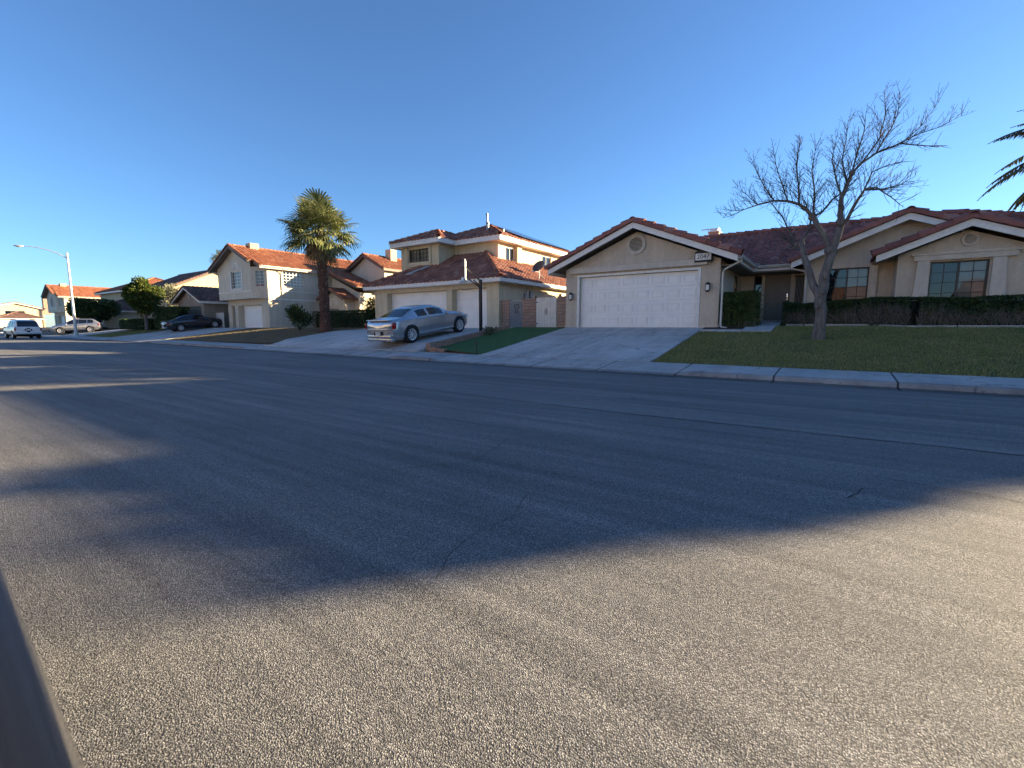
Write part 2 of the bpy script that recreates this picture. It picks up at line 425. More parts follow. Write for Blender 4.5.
for i in range(len(FULL)):
    row = []
    for x in sx:
        d = drop(x); t = lerp(LOW[i][0], FULL[i][0], d); z = lerp(LOW[i][1], FULL[i][1], d)
        row.append((x, ky(x) + t + .006*noise.noise((x*2.3, i, 0)), z + .004*noise.noise((x*1.7, 5, i))))
    rows.append(row)
g = MB(); g.grid(rows[:3], 0); tag(g.build('gutter_pan', m_concrete('stained_gutter_concrete', (.15, .14, .13), 1.95, 1.0, .45), angle=30), kind='structure')
g = MB(); g.grid(rows[2:6], 0); tag(g.build('kerb', m_concrete('kerb_concrete', (.36, .34, .315), 1.95, 1.0, .5), angle=40), kind='structure')
g = MB(); g.grid(rows[5:], 0); tag(g.build('sidewalk', M['concrete'], angle=30), kind='structure')

def sheet(name, x0, x1, y0, y1, mat, off=0.0, zf=zlot, step=.5, kind='structure', slant=0.0, thick=0.0):
    nx = max(2, int((x1 - x0)/1.0) + 1); ny = max(2, int((y1 - y0)/step) + 1)
    g = MB()
    rr = []
    for j in range(ny + 1):
        y = lerp(y0, y1, j/ny)
        rr.append([(lerp(x0, x1, i/nx), y, zf(lerp(x0, x1, i/nx), y) + off) for i in range(nx + 1)])
    g.grid(rr)
    if thick:
        lo = lambda p: (p[0], p[1], p[2] - thick)
        for a in (rr[0], rr[-1], [r[0] for r in rr], [r[-1] for r in rr]): g.grid([a, [lo(p) for p in a]])
    o = g.build(name, mat); tag(o, kind=kind); return o

zdrive = lambda x, y: pw(y, [(12.08, .176), (13.0, .29), (17.6, 1.0), (18.4, 1.085)])
sheet('driveway', -9.72, -3.98, 12.09, 18.55, M['drive'], .012, zf=zdrive, thick=.15)
zd2 = lambda x, y: pw(y - ky(x), [(1.45, .176), (1.75, .25), (2.36, .44), (5.4, .86), (8.0, .99), (9.2, 1.06)])
o = sheet('driveway', -24.2, -12.86, 12.25, 19.95, M['drive'], .012, zf=lambda x, y: max(zd2(x, y), zlot(x, y) + .01), thick=.4, step=.25)
sheet('driveway', -46.6, -40.6, 13.4, 21.2, M['drive'], .014, thick=.1)
sheet('driveway', -53.2, -47.4, 13.5, 22.2, M['drive'], .014, thick=.1)
sheet('driveway', -70.5, -63.5, 13.6, 22, M['drive'], .014, thick=.1)
sheet('driveway', -118, -110, 13.9, 22, M['drive'], .014, thick=.1)
# score lines sawn in the two near driveways
g = MB()
for xx in (-6.85,): g.grid([[(xx - .009, y, zdrive(xx, y) + .0155) for y in np.arange(12.2, 18.3, .2)], [(xx + .009, y, zdrive(xx, y) + .0155) for y in np.arange(12.2, 18.3, .2)]])
for yy in (14.2, 16.3): g.face([(x, y, zdrive(x, y) + .0155) for x, y in ((-9.7, yy - .009), (-4, yy - .009), (-4, yy + .009), (-9.7, yy + .009))])
tag(g.build('driveway_joint', M['crack']), kind='structure')

# lawn of the near house: soil sheet plus blades
LX0, LX1 = -3.93, 13.0
sheet('lawn_soil', LX0, LX1, 12.13, 21.3, M['lawn_soil'], .004)
def blades(name, n, area, h, mats, kind='stuff', keep=None):
    rng = np.random.default_rng(3)
    P = []
    while len(P) < n:
        x = rng.uniform(area[0], area[1]); y = area[2] + (area[3]-area[2])*rng.uniform()
        if keep and not keep(x, y): continue
        P.append((x, y))
    P = np.array(P); z = np.array([zlot(a, b) for a, b in P])
    clump = np.array([noise.noise((a*1.3, b*1.3, 0)) for a, b in P])
    hh = h*(.55 + .6*rng.random(n) + .35*clump); ang = rng.uniform(0, 2*np.pi, n); w = .006 + .007*rng.random(n)
    lean = (rng.random((n, 2)) - .5)*1.1*hh[:, None]
    v = np.zeros((n, 3, 3))
    v[:, 0] = np.stack([P[:, 0] - np.cos(ang)*w, P[:, 1] - np.sin(ang)*w, z], 1)
    v[:, 1] = np.stack([P[:, 0] + np.cos(ang)*w, P[:, 1] + np.sin(ang)*w, z], 1)
    v[:, 2] = np.stack([P[:, 0] + lean[:, 0], P[:, 1] + lean[:, 1], z + hh], 1)
    me = bpy.data.meshes.new(name); me.vertices.add(3*n); me.loops.add(3*n); me.polygons.add(n)
    me.vertices.foreach_set('co', v.ravel()); me.loops.foreach_set('vertex_index', np.arange(3*n))
    me.polygons.foreach_set('loop_start', np.arange(n)*3); me.polygons.foreach_set('loop_total', np.full(n, 3))
    me.materials.append(mats); me.update(); me.validate()
    o = bpy.data.objects.new(name, me); C.objects.link(o); tag(o, kind=kind); return o
M['blade'] = m_leaf('grass_blade', (.14, .18, .05), (.23, .245, .08), (.44, .37, .20), .6, .9, .25)
RL = random.Random(3)
def on_lawn(x, y):
    if y > 17.35 and x < -1.7: return False
    if -.85 < x < .0 and abs(y - 16.2) < .2: return False
    e = y - 12.13
    if noise.noise((x*.55, y*.8, 4)) < -.42 and RL.random() < .6: return False
    return e > -.015 + .07*noise.noise((x*4, 0, 0)) + .03*noise.noise((x*17, 3, 0))
blades('lawn_grass', 90000, (LX0, 8.0, 12.13, 19.4), .055, M['blade'], keep=on_lawn)
# winter-brown yard of the two-storey house up the street
sheet('dormant_lawn', -40.3, -24.35, 13.0, 21.0, M['dry_soil'], .008)
M['dry_blade'] = m_leaf('dry_grass_blade', (.22, .17, .10), (.30, .23, .14), (.16, .14, .07), .8, .9, .2)
blades('dormant_grass', 16000, (-40.2, -24.5, 13.2, 20.0), .05, M['dry_blade'], keep=lambda x, y: y > ky(x) + 1.5)
sheet('lawn_soil', -63.0, -53.6, 13.6, 19.5, M['lawn_soil'], .006)
blades('lawn_grass', 9000, (-62.8, -53.8, 13.8, 18.5), .07, M['blade'])
# strip of artificial turf between the driveways
zt = lambda x, y: max(zdrive(x, y), .18) - .01
g = MB()
rr = [[(lerp(xa, -9.74, i/6), lerp(ya, yb, i/6), zt(0, lerp(ya, yb, i/6)) + .02) for i in range(7)] for xa, ya, yb in
      ((-12.5, 12.75, 12.15), (-12.52, 13.5, 13.5), (-12.54, 14.5, 14.5), (-12.56, 15.6, 15.6), (-12.58, 16.8, 16.8), (-12.6, 17.6, 17.7), (-12.6, 18.4, 18.35))]
g.grid(rr); tag(g.build('artificial_turf', M['turf']), kind='structure')
# front walk
zw = lambda x, y: pw(y, [(17.3, .935), (18.3, 1.075), (22.6, 1.36)])
sheet('path', -2.62, -1.72, 17.42, 22.55, M['drive'], .03, zf=zw, thick=.2)
sheet('path', -3.98, -2.625, 17.42, 17.72, M['drive'], .03, zf=zw, thick=.2)
sheet('planting_bed', -3.97, -2.63, 17.73, 18.29, M['bark_bed'], .02, zf=zw)
sheet('planting_bed', -3.5, -2.63, 18.3, 22.5, M['bark_bed'], .025, zf=zw)
# cracks and an old patch in the asphalt
def crack(pts, w, name='road_crack', mat='crack'):
    g = MB(); a = []; b = []; P = []
    for (p, q) in zip(pts, pts[1:]):
        for k in range(14): P.append(V((lerp(p[0], q[0], k/14), lerp(p[1], q[1], k/14), 0)))
    for i, p in enumerate(P):
        d = (P[min(i+1, len(P)-1)] - P[max(0, i-1)]).normalized(); s = V((-d.y, d.x, 0))
        off = .022*noise.noise((p.x*7, p.y*7, 1)) + .008*noise.noise((p.x*31, p.y*31, 2))
        ww = w*(.5 + .7*abs(noise.noise((p.x*9, p.y*9, 4))))*min(1, i/4 + .2, (len(P) - 1 - i)/4 + .2)
        c = p + s*off
        for lst, k in ((a, -1), (b, 1)):
            q = c + s*ww*k; lst.append((q.x, q.y, zroad(q.x, q.y) + .004))
    g.grid([a, b]); tag(g.build(name, M[mat]), kind='structure')
crack([(-1.27, 1.25), (-1.42, 1.62), (-1.38, 2.0), (-1.5, 2.35)], .0028)
crack([(.13, 3.3), (.2, 3.45), (.22, 3.6)], .007)
crack([(-2.6, 2.1), (-2.2, 2.6), (-2.35, 3.3), (-1.9, 3.9)], .0035)
crack([(6, 5.1), (2, 5.25), (-2, 5.15), (-7, 5.3), (-13, 5.2), (-20, 5.45)], .016)
crack([(4, 3.5), (1.5, 3.75), (0, 3.95)], .007)

# leaf litter caught in the gutter and along the lawn edge
rl = random.Random(5); g = MB()
for _ in range(420):
    x = rl.uniform(-14, 9) if rl.random() < .8 else rl.uniform(-40, -14)
    k = rl.random()
    if k < .55: y = ky(x) - .02 - abs(rl.gauss(0, .12)); z = .035 + max(0, zroad(x, y))*.5
    elif k < .8: y = ky(x) + 1.40 + rl.gauss(0, .06); z = .19
    else: y = rl.uniform(6.5, ky(x) - .2); z = zroad(x, y) + .008
    a = rl.uniform(0, 6.3); l = rl.uniform(.015, .04); w = l*.45; c, s_ = math.cos(a), math.sin(a)
    g.face([(x - c*l, y - s_*l, z), (x + s_*w, y - c*w, z + rl.uniform(0, .015)), (x + c*l, y + s_*l, z + rl.uniform(0, .02)), (x - s_*w, y + c*w, z)])
tag(g.build('leaf_litter', m_leaf('dry_fallen_leaf', (.10, .06, .03), (.17, .11, .05), (.24, .17, .09), .8, 2, 0)), kind='stuff')
# ------------------------------------------------------------------ roofs, walls, windows
def tile_roof(name, poly, mat, parent, p=.30, c=.37, amp=.068, thick=.07, seed=0):
    """one plane of barrel tiles; poly is convex, its first edge the eave"""
    P = [V(q) for q in poly]
    n = V((0, 0, 0))
    for i in range(len(P)): n += (P[i] - P[0]).cross(P[(i+1) % len(P)] - P[0])
    n.normalize()
    if n.z < 0: n = -n
    u = (P[1] - P[0]).normalized(); v = n.cross(u)
    o0 = P[0]
    cen = sum(P, V((0, 0, 0)))/len(P)
    if (cen - o0).dot(v) < 0: v = -v
    A = [(q - o0).dot(u) for q in P]; B = [(q - o0).dot(v) for q in P]
    a0, a1, b1 = min(A), max(A), max(B)
    bm = bmesh.new(); uvl = bm.loops.layers.uv.new('UVMap')
    K = 6; na = int(math.ceil((a1 - a0)/p))
    rnd = random.Random(seed)
    aa = [(a0 + p*i/K, i) for i in range(na*K + 1)]
    nc = int(math.ceil((b1 + .05)/c))
    for j in range(nc):
        s0 = -.05 + j*c; s1 = s0 + c + .05
        jit = [rnd.uniform(-.007, .007) for _ in range(na + 1)]; jb = [rnd.uniform(-.014, .014) for _ in range(na + 1)]
        r0 = []; r1 = []; r2 = []
        for a, i in aa:
            h = amp*(.5 - .5*math.cos(2*math.pi*(i % K)/K)); t = min(i//K, na)
            q = o0 + u*a
            r0.append(bm.verts.new(q + v*(s0 + jb[t]) + n*(.005 + h*.6)))
            r1.append(bm.verts.new(q + v*(s0 + jb[t]) + n*(.045 + h + jit[t])))
            r2.append(bm.verts.new(q + v*s1 + n*(.008 + h)))
        for i in range(len(aa) - 1):
            t = i//K
            for x, y in ((r0, r1), (r1, r2)):
                f = bm.faces.new((x[i], x[i+1], y[i+1], y[i])); f.smooth = True
                for l in f.loops: l[uvl].uv = (t + .5, j + .5)
    # trim to the outline
    for i in range(len(P)):
        e0, e1 = P[i], P[(i+1) % len(P)]
        no = (e1 - e0).cross(n).normalized()
        if (cen - e0).dot(no) > 0: no = -no
        shift = .075 if i == 0 else 0.0
        bmesh.ops.bisect_plane(bm, geom=bm.verts[:] + bm.edges[:] + bm.faces[:], plane_co=e0 + no*shift, plane_no=no, clear_outer=True)
    # boards below
    lo = [q - Z*thick for q in P]
    bot = [bm.verts.new(q) for q in lo]; top = [bm.verts.new(q - Z*.004) for q in P]
    ff = [bm.faces.new(bot), bm.faces.new(top)]
    for i in range(len(P)): ff.append(bm.faces.new((bot[i], bot[(i+1) % len(P)], top[(i+1) % len(P)], top[i])))
    for f in ff: f.material_index = 1
    me = bpy.data.meshes.new(name); bm.to_mesh(me); bm.free()
    me.materials.append(mat); me.materials.append(M['soffit']); me.set_sharp_from_angle(angle=R(50))
    o = bpy.data.objects.new(name, me); C.objects.link(o); o.parent = parent
    return o

def caps(rows_of, p0, p1, r=.115, step=.38, lift=.05, seed=0, half=True):
    mb = MB(); rows_of.append(mb)
    """row of overlapping barrel tiles along a ridge, hip or rake, from low p0 to high p1"""
    p0 = V(p0); p1 = V(p1); d = (p1 - p0); Lh = d.length; d.normalize()
    s = d.cross(Z).normalized(); up = s.cross(d)
    n = max(1, int(round(Lh/step))); st = Lh/n; rnd = random.Random(seed)
    for k in range(n):
        a = p0 + d*(st*k - .03); b = p0 + d*(st*(k+1) + .04)
        j = rnd.uniform(-.008, .008); uv = (k + .5 + seed*17, 91.5)
        ra, rb = r*1.08, r*.88
        rows = []
        for q, rr, l in ((a, ra*.82, lift + .028), (a, ra, lift + .03), (b, rb, lift)):
            rows.append([q + s*(math.cos(t)*rr + j) + up*(math.sin(t)*rr*.9 + l - .03) for t in [math.pi*(-.12 + 1.24*i/8) for i in range(9)]])
        mb.grid(rows, 0, uv=uv)

def ridge_rows(rows_of, mat, parent):
    for mb in rows_of: mb.build('ridge_tiles', mat, parent, angle=50)

def wall(mb, o, u, w, h, nrm, holes=(), depth=.12, m=0, gable=None):
    """upright wall face with real openings; o: lower corner, u: unit along it, nrm: outward"""
    o = V(o); u = V(u); nrm = V(nrm)
    X = sorted(set([0, w] + [k for q in holes for k in (q[0], q[1])])); Y = sorted(set([0, h] + [k for q in holes for k in (q[2], q[3])]))
    P = lambda a, b, d=0.0: o + u*a + Z*b - nrm*d
    for i in range(len(X) - 1):
        for j in range(len(Y) - 1):
            cx, cy = (X[i] + X[i+1])/2, (Y[j] + Y[j+1])/2
            if any(q[0] < cx < q[1] and q[2] < cy < q[3] for q in holes): continue
            mb.face([P(X[i], Y[j]), P(X[i+1], Y[j]), P(X[i+1], Y[j+1]), P(X[i], Y[j+1])], m)
    for q in holes:
        d = q[4] if len(q) > 4 else depth
        a, b, c, e = q[:4]
        for s, t in (((a, c), (a, e)), ((a, e), (b, e)), ((b, e), (b, c)), ((b, c), (a, c))):
            mb.face([P(*s), P(*t), P(*t, d), P(*s, d)], m)
    if gable:                    # (apex along the wall, apex height)
        mb.face([P(0, h), P(w, h), P(gable[0], gable[1])], m)

def window(parent, o, u, w, h, nrm, nx, ny, frame='dark_frame', mull=None, depth=.12, blind=True, fw=.045, slats=True, mw=.018):
    """frame with bars, one pane behind them, blinds and a dark room behind"""
    o = V(o) - V(nrm)*(depth - .03); u = V(u); nrm = V(nrm)
    T = Matrix(((u.x, nrm.x, 0, o.x), (u.y, nrm.y, 0, o.y), (0, 0, 1, o.z), (0, 0, 0, 1)))
    g = MB()
    g.box(0, w, -.03, .02, 0, fw); g.box(0, w, -.03, .02, h - fw, h); g.box(0, fw, -.03, .02, fw, h - fw); g.box(w - fw, w, -.03, .02, fw, h - fw)
    if mull: g.box(w*mull - fw*.6, w*mull + fw*.6, -.03, .024, fw, h - fw)
    for i in range(1, nx):
        x = w*i/nx
        if mull and abs(x - w*mull) < .05: continue
        g.box(x - mw/2, x + mw/2, -.012, .012, fw, h - fw)
    for j in range(1, ny):
        z = h*j/ny; g.box(fw, w - fw, -.0125, .0125, z - mw/2, z + mw/2)
    f = g.build('window', M[frame], parent, tf=T)
    g = MB(); g.face([(fw, -.018, fw), (w - fw, -.018, fw), (w - fw, -.018, h - fw), (fw, -.018, h - fw)])
    g.build('pane', M['glass'], f, tf=T)
    if blind:
        g = MB(); z = fw
        a, b = (w*mull + .02, w - fw) if (mull and blind == 'right') else (fw, w - fw)
        while z < h - fw - .02:
            g.face([(a, -.11, z), (b, -.11, z), (b, -.085, z + .048), (a, -.085, z + .048)]); z += .045
        g.build('blind', M['blind'], f, tf=T)
    g = MB(); g.box(-.02, w + .02, -.6, -.25, -.02, h + .02)
    g.build('room_shade', M['dark_room'], f, tf=T)
    return f

def fasc(parent, pts, mat='fascia', h=.2, w=.04, drop=.0):
    for a, b in pts:
        g = MB(); g.beam(a, b, w, h, drop=drop); g.build('fascia', M[mat], parent)

def garage_door(parent, o, u, w, h, nrm, nx, ny, mat='door_white', ribs=False):
    o = V(o); u = V(u); nrm = V(nrm)
    T = Matrix(((u.x, nrm.x, 0, o.x), (u.y, nrm.y, 0, o.y), (0, 0, 1, o.z), (0, 0, 0, 1)))
    g = MB(); sh = h/ny
    for j in range(ny):
        g.bbox(0, w, -.04, 0, j*sh + .003, (j+1)*sh - .003, .004)
        if ribs:
            for k in range(3): g.box(.02, w - .02, -.005, .004, j*sh + sh*(k + .12)/3, j*sh + sh*(k + .88)/3)
        else:
            for i in range(nx):
                x0, x1 = (i + .12)*w/nx, (i + .88)*w/nx; z0, z1 = j*sh + sh*.2, j*sh + sh*.8
                for a, b, c, d in ((x0, x1, z0, z0 + .012), (x0, x1, z1 - .012, z1), (x0, x0 + .012, z0, z1), (x1 - .012, x1, z0, z1)):
                    g.box(a, b, -.003, .014, c, d)
                g.bbox(x0 + .045, x1 - .045, -.004, .016, z0 + .045, z1 - .045, .010)
    g.box(0, w, -.09, -.045, .002, h)
    return g.build('garage_door', M[mat], parent, tf=T)

def wall_lamp(parent, x, y, z, nrm=(0, -1, 0)):
    g = MB()
    g.bbox(x - .05, x + .05, y - .03, y, z - .08, z + .1, .01)
    g.tube([(x, y - .02, z + .06), (x, y - .09, z + .17), (x, y - .13, z + .16)], .012, 6)
    g.tube([(x, y - .13, z + .17), (x, y - .13, z + .12), (x, y - .13, z + .08)], [.02, .085, .095], 8)
    for dx, dy in ((-.065, -.065), (.065, -.065), (-.065, .065), (.065, .065)): g.box(x + dx - .007, x + dx + .007, y - .13 + dy - .007, y - .13 + dy + .007, z - .13, z + .08)
    g.tube([(x, y - .13, z - .14), (x, y - .13, z - .12), (x, y - .13, z - .19)], [.09, .08, .02], 8)
    o = g.build('wall_lamp', M['black_metal'], parent)
    g = MB(); g.box(x - .058, x + .058, y - .188, y - .072, z - .12, z + .075); g.build('lamp_glass', M['lamp_glass'], o)
    return o

def vent(parent, x, y, z, r, mat='trim1', louv='stucco1'):
    g = MB(); n = 40
    def ring(rr, d): return [(x + rr*math.cos(2*math.pi*k/n), y - d, z + rr*math.sin(2*math.pi*k/n)) for k in range(n)]
    g.grid([ring(r, 0), ring(r, .05), ring(r*.96, .06), ring(r*.70, .06), ring(r*.66, .05), ring(r*.66, .012)], 0, closed=True)
    o = g.build('gable_vent', M[mat], parent, angle=30)
    g = MB(); k = -5
    while k <= 4:
        zz = z + k*r*.125; hw = math.sqrt(max(0, (r*.66)**2 - (abs(k + .5)*r*.125)**2))
        if hw > .03: g.hexa([(x - hw, y - .05, zz), (x + hw, y - .05, zz), (x + hw, y - .012, zz + r*.05), (x - hw, y - .012, zz + r*.05),
                             (x - hw, y - .05, zz + .016), (x + hw, y - .05, zz + .016), (x + hw, y - .012, zz + r*.05 + .016), (x - hw, y - .012, zz + r*.05 + .016)])
        k += 1
    g.build('louvre', M[louv], o)
    g = MB(); g.face(ring(r*.66, .004)); g.build('vent_shade', M['dark_room'], o)
    return o

def pipe_part(parent, name, pts, r=.035, mat='gutter', n=8):
    g = MB(); g.tube(pts, r, n); return g.build(name, M[mat], parent, angle=40)

def gutter(parent, p0, p1, out):
    p0 = V(p0); p1 = V(p1); o = V(out); prof = [(0, 0), (0, -.11), (.06, -.125), (.10, -.10), (.125, -.02), (.125, 0), (.112, -.004), (.09, -.09), (.012, -.10), (.012, 0)]
    g = MB(); g.grid([[p + o*a + Z*b for a, b in prof] for p in (p0, p1)], closed=True)
    for p in (p0, p1): g.face([p + o*a + Z*b for a, b in prof])
    return g.build('gutter', M['gutter'], parent)

UX = V((1, 0, 0)); UY = V((0, 1, 0)); FR = V((0, -1, 0)); RT = V((1, 0, 0)); LF = V((-1, 0, 0))

# ------------------------------------------------------------------ house 1: the single-storey house
H = thing('ranch_house', 'single-storey beige stucco house with red tile gables and a white panelled garage door', 'house', (-6.7, 18.3, 1.0))
h1 = bpy.data.objects['ranch_house']
class Off:                       # parts are modelled in world space and shifted to sit under their Empty
    pass
def adopt(root):
    """parts were built in world coordinates: move their meshes into the root's space"""
    inv = Matrix.LocRotScale(root.location, root.rotation_euler, None).inverted()
    def rec(o):
        if o.type == 'MESH': o.data.transform(inv)
        for c in o.children: rec(c)
    for c in root.children: rec(c)

SL = .41
w = MB()
# garage block
wall(w, (-9.85, 18.3, .9), UX, 6.3, 2.66, FR, [(.66, 5.54, .18, 2.32, .17)], gable=(3.15, 2.66 + 3.15*SL))
wall(w, (-9.85, 27, .9), -UY, 8.7, 2.66, LF)
wall(w, (-3.55, 18.3, .9), UY, 4.5, 2.66, RT, [(2.95, 3.9, 1.25, 2.35, .1)])
# entry wall, right wing, pop-out
wall(w, (-3.55, 22.8, 1.0), UX, 2.5, 2.66, FR, [(.52, .86, .45, 2.3, .08), (.95, 1.9, .38, 2.32, .12)])
wall(w, (-1.1, 22.8, 1.0), -UY, 1.4, 2.6, LF)
wall(w, (-1.1, 21.4, 1.0), UX, 5.9, 2.6, FR, [(.70, 1.98, .88, 2.27, .12)], gable=(2.92, 2.6 + 2.92*SL))
wall(w, (1.55, 21.4, 1.0), -UY, 1.4, 2.4, LF)
wall(w, (1.55, 20.0, 1.0), UX, 3.2, 2.42, FR, [(.82, 2.17, .85, 2.15, .12)], gable=(1.6, 2.42 + 1.6*SL))
wall(w, (4.75, 20.0, 1.0), UY, 6.0, 2.42, RT)
wall(w, (4.75, 23.0, 1.0), UX, 4.0, 2.5, FR)
wall(w, (8.75, 23.0, 1.0), UY, 8.5, 2.5, RT)
wall(w, (8.75, 31.5, 1.0), -UX, 18.6, 2.5, UY)
w.build('wall', M['stucco1'], H)
# roof planes
E0 = 3.56
rz_g = E0 + 3.77*SL
tile_roof('roof', [(-2.91, 17.75, E0), (-2.91, 23.5, E0), (-6.68, 23.5, rz_g), (-6.68, 17.75, rz_g)], M['tile1'], H, seed=1)
tile_roof('roof', [(-10.45, 29, E0), (-10.45, 17.75, E0), (-6.68, 17.75, rz_g), (-6.68, 29, rz_g)], M['tile1'], H, seed=2)
zr = E0 + 5.5*SL
tile_roof('roof', [(-6.9, 21.5, E0), (9.3, 21.5, E0), (3.8, 27.0, zr), (-6.9, 27.0, zr)], M['tile1'], H, seed=3)
tile_roof('roof', [(9.3, 21.5, E0), (9.3, 32.5, E0), (3.8, 27.0, zr)], M['tile1'], H, seed=4)
tile_roof('roof', [(9.3, 32.5, E0), (-10.4, 32.5, E0), (-8.0, 27.0, zr), (3.8, 27.0, zr)], M['tile1'], H, seed=5)
zw_ = 3.54 + 3.36*SL; cx = 1.82
tile_roof('roof', [(-1.54, 25.5, 3.54), (-1.54, 20.9, 3.54), (cx, 20.9, zw_), (cx, 25.5, zw_)], M['tile1'], H, seed=6)
tile_roof('roof', [(5.18, 20.9, 3.54), (5.18, 25.5, 3.54), (cx, 25.5, zw_), (cx, 20.9, zw_)], M['tile1'], H, seed=7)
zp_ = 3.40 + 2.2*SL; px_ = 3.15
tile_roof('roof', [(.95, 23.5, 3.40), (.95, 19.5, 3.40), (px_, 19.5, zp_), (px_, 23.5, zp_)], M['tile1'], H, seed=8)
tile_roof('roof', [(5.35, 19.5, 3.40), (5.35, 23.5, 3.40), (px_, 23.5, zp_), (px_, 19.5, zp_)], M['tile1'], H, seed=9)
g = []
for y, x0, xc, x1, ze, zpk in ((17.72, -10.45, -6.68, -2.91, E0, rz_g), (20.87, -1.54, cx, 5.18, 3.54, zw_), (19.47, .95, px_, 5.35, 3.40, zp_)):
    caps(g, (x0 - .07, y + .06, ze + .02), (xc, y + .06, zpk + .05), .17, .40, .05, 1); caps(g, (x1 + .07, y + .06, ze + .02), (xc, y + .06, zpk + .05), .17, .40, .05, 2)
for a, b in (((-6.68, 17.7, rz_g), (-6.68, 24.4, rz_g)), ((-6.9, 27, zr), (3.8, 27, zr)), ((9.3, 21.5, E0), (3.8, 27, zr)), ((cx, 20.8, zw_), (cx, 25, zw_)), ((px_, 19.4, zp_), (px_, 23.4, zp_))):
    caps(g, V(a) + Z*.05, V(b) + Z*.05, .13, .4, .04, 3)
ridge_rows(g, M['tile1'], H)
fp = []
for y, x0, xc, x1, ze, zpk in ((17.75, -10.45, -6.68, -2.91, E0, rz_g), (20.9, -1.54, cx, 5.18, 3.54, zw_), (19.5, .95, px_, 5.35, 3.40, zp_)):
    fp += [((x0, y, ze), (xc, y, zpk)), ((xc, y, zpk), (x1, y, ze))]
fasc(H, fp, h=.215, w=.05, drop=-.01)
fasc(H, [((-2.91, 17.8, E0), (-2.91, 21.5, E0)), ((-2.91, 21.5, E0), (-1.5, 21.5, E0)), ((-10.45, 17.8, E0), (-10.45, 29, E0)), ((5.2, 21.5, E0), (9.3, 21.5, E0)), ((9.3, 21.5, E0), (9.3, 32.5, E0))], h=.19, w=.04, drop=.02)
g = MB()                                                 # boarded soffit over the entry and beside the garage
g.box(-3.54, -2.93, 18.32, 22.79, 3.30, 3.335); g.box(-2.925, -1.11, 21.55, 22.79, 3.302, 3.335)
pieces(g, 'soffit', M['soffit'], H)
gutter(H, (-2.88, 17.75, E0 + .01), (-2.88, 21.38, E0 + .01), RT)
gutter(H, (-2.75, 21.47, E0 + .01), (-1.52, 21.47, E0 + .01), FR)
pipe_part(H, 'downspout', [(-2.80, 17.85, 3.45), (-2.80, 17.87, 3.38), (-3.38, 18.22, 3.16), (-3.44, 18.25, 3.05), (-3.44, 18.25, 1.18), (-3.40, 18.20, 1.10), (-3.2, 18.1, 1.06)], .038)
pipe_part(H, 'downspout', [(-1.62, 21.38, 3.43), (-1.55, 21.36, 3.36), (-1.14, 21.34, 3.25), (-1.04, 21.345, 3.12), (-1.04, 21.345, 1.25)], .038)
garage_door(H, (-9.19, 18.46, 1.08), UX, 4.88, 2.13, FR, 8, 4)
g = MB()                                                 # garage surround, beam over it, base trim
g.box(-9.29, -9.19, 18.27, 18.33, 1.0, 3.215); g.box(-4.31, -4.21, 18.27, 18.33, 1.0, 3.215); g.box(-9.29, -4.21, 18.268, 18.33, 3.217, 3.30)
pieces(g, 'garage_trim', M['white_frame'], H)
g = MB(); g.bbox(-9.6, -3.98, 18.12, 18.297, 3.36, 3.60, .015); g.bbox(1.93, 4.28, 19.86, 19.997, 3.19, 3.42, .015); g.bbox(1.87, 4.34, 19.82, 19.99, 3.35, 3.43, .012)
pieces(g, 'band', M['trim1'], H)
g = MB()
for xa, xb, xc, xd in ((2.04, 2.33, 1.93, 2.35), (3.76, 4.05, 3.74, 4.16)):
    g.hexa([(xc, 19.85, 1.0), (xd, 19.85, 1.0), (xd, 19.998, 1.0), (xc, 19.998, 1.0), (xa, 19.89, 3.19), (xb, 19.89, 3.19), (xb, 19.998, 3.19), (xa, 19.998, 3.19)])
g.bbox(.93, 1.13, 21.33, 21.398, 1.0, 3.3, .01)
pieces(g, 'pilaster', M['trim1'], H)
g = MB(); g.box(-9.87, -9.3, 18.25, 18.299, .95, 1.16); g.box(-4.2, -3.53, 18.25, 18.299, .95, 1.16); g.box(-3.549, -3.50, 18.25, 20, .95, 1.16); pieces(g, 'wall_base', M['trim1'], H)
vent(H, -6.72, 18.3, 4.36, .40); vent(H, 3.22, 20.0, 3.78, .21)
wall_lamp(H, -9.55, 18.3, 2.42); wall_lamp(H, -3.93, 18.3, 2.56)
window(H, (-.40, 21.4, 1.88), UX, 1.28, 1.39, FR, 4, 4, mull=.5, blind='right')
window(H, (2.37, 20.0, 1.85), UX, 1.35, 1.30, FR, 4, 4, mull=.5, blind='right')
window(H, (-3.55, 21.25, 2.15), UY, .95, 1.10, RT, 2, 4, depth=.1, blind=False)
window(H, (-3.03, 22.8, 1.45), UX, .34, 1.85, FR, 1, 5, depth=.08, blind=False)
g = MB(); g.bbox(-2.6, -1.65, 22.86, 22.91, 1.38, 3.32, .008)
for i in range(2):
    for z0, z1 in ((1.5, 2.05), (2.15, 2.85), (2.92, 3.2)): g.bbox(-2.5 + i*.42, -2.17 + i*.42, 22.845, 22.87, z0, z1, .012)
d = g.build('front_door', M['door_tan'], H)
g = MB(); g.ell((-1.75, 22.82, 2.32), (.035, .035, .035)); g.box(-1.77, -1.73, 22.83, 22.86, 2.25, 2.5); g.build('door_handle', M['chrome'], d)
g = MB(); g.box(-2.72, -2.6, 22.76, 22.80, 1.36, 3.38); g.box(-1.65, -1.53, 22.76, 22.80, 1.36, 3.38); g.box(-2.6, -1.65, 22.762, 22.80, 3.32, 3.40)
pieces(g, 'door_frame', M['trim1'], H)
g = MB()
for k in range(7): g.box(-1.47 + k*.05, -1.43 + k*.05, 22.72, 22.75, 1.38, 3.2)
